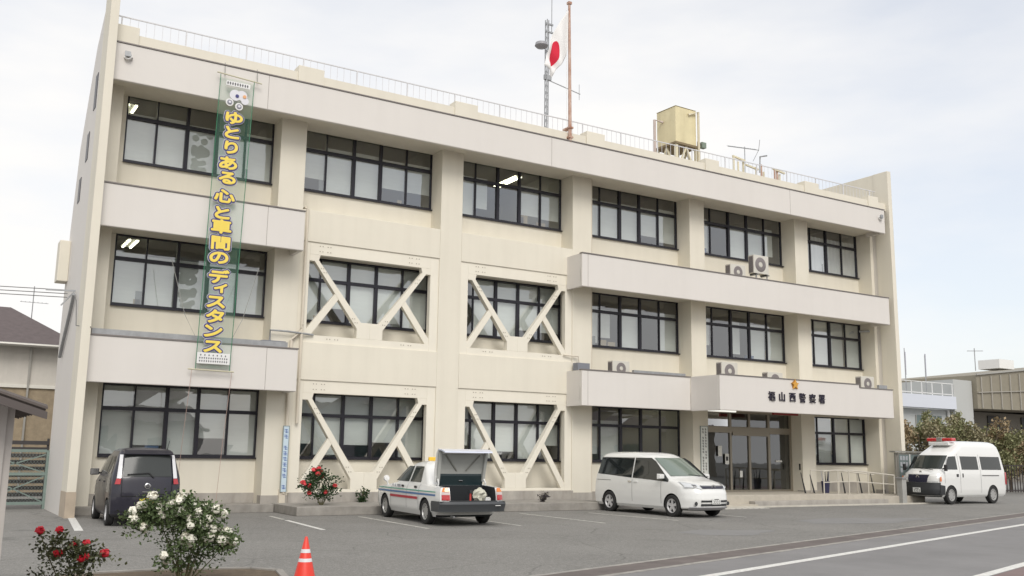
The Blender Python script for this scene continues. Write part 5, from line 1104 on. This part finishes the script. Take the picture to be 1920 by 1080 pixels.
spec = [(36.6, 6.6, 4.3, 1.7, lf_b), (38.6, 6.4, 4.2, 1.7, lf_c), (40.5, 6.3, 4.5, 1.7, lf_a), (42.3, 6.1, 4.5, 1.7, lf_c), (44.1, 6.0, 4.7, 1.7, lf_a), (45.9, 5.8, 4.9, 1.8, lf_b), (47.8, 5.6, 4.9, 1.8, lf_a), (49.8, 5.2, 5.3, 1.9, lf_b), (52.0, 4.9, 5.4, 1.9, lf_a), (54.4, 4.5, 5.7, 1.9, lf_c)]
for i, (x, y, h, r_, m_) in enumerate(spec): tree('hedge_tree', x, y, h, r_, lab[i], m_, 20+i, 'row of hedge trees on the right boundary')
tree('small_tree', 55.0, 17.0, 5.6, .9, 'small round topped tree against the pale office windows', lf_a, 55, None, .5, 3.6, .2)
tree('small_tree', 58.0, 17.0, 5.7, .9, 'second small tree against the pale office, further right', lf_a, 56, None, .5, 3.8, .2)
tree('shrub', 41.6, -.9, 1.75, .95, 'round yellow green clipped bush at the right edge', leafmat('ball_leaf', (.16, .21, .03), (.07, .11, .02)), 77, None, 1.3, .05, .09)
vf = empty('boundary_fence', (0, 0, 0), label='dark upright bar fence between the van and the round bush', cat='fence'); fdm = mat('dark_fence', (.06, .05, .05), .6, metal=.3)
MB().bar((36.3, 4.4, 1.5), (48, 1.9, 1.5), .05).build('top_rail', fdm, vf); MB().bar((36.3, 4.4, .2), (48, 1.9, .2), .05).build('bottom_rail', fdm, vf)
for k in range(64): x = 36.3+k*.183; MB().bar((x, 4.4-(x-36.3)*.2137, .1), (x, 4.4-(x-36.3)*.2137, 1.55), .035).build('bar', fdm, vf)
for x, h in ((38.4, 2.3), (39.1, 2.2)): MB().tube([(x, 2.4, 0), (x, 2.4, h)], .04, 6).build('pole', galv, None, label='pale metal pole before the hedge, %s' % ('nearer the van' if x < 39 else 'next to its taller neighbour'), cat='pole')
# houses and trees on the street side, behind the camera, seen only as reflections in the panes
for i, (x, w_, h, cl_) in enumerate(((-34, 14, 6.5, (.35, .33, .3)), (-14, 12, 7.5, (.30, .27, .24)), (4, 13, 5.5, (.45, .43, .4)), (24, 15, 8, (.28, .28, .3)), (46, 14, 6, (.4, .36, .3)))):
    o = empty('house_across_street', (x, -52+x*.3, 0), R_(16.9), label='%s house across the street, seen only in reflections' % ('first', 'second', 'third', 'fourth', 'fifth')[i], cat='house')
    B('wall', mat('across_wall_%d' % i, cl_, .8), o, (-w_/2, w_/2, -8, 0, 0, h*.7)); MB().add([(-w_/2-.5, -8.5, h*.7), (w_/2+.5, -8.5, h*.7), (w_/2+.5, .5, h*.7), (-w_/2-.5, .5, h*.7), (-w_/2+2, -4, h), (w_/2-2, -4, h)], [(3, 2, 1, 0), (0, 1, 5, 4), (1, 2, 5), (2, 3, 4, 5), (3, 0, 4)]).build('roof', hr_, o)
    for k in range(3): B('window', owg, o, (-w_/2+1.5+k*4, -w_/2+3.3+k*4, 0, .05, 1.2, 2.6))
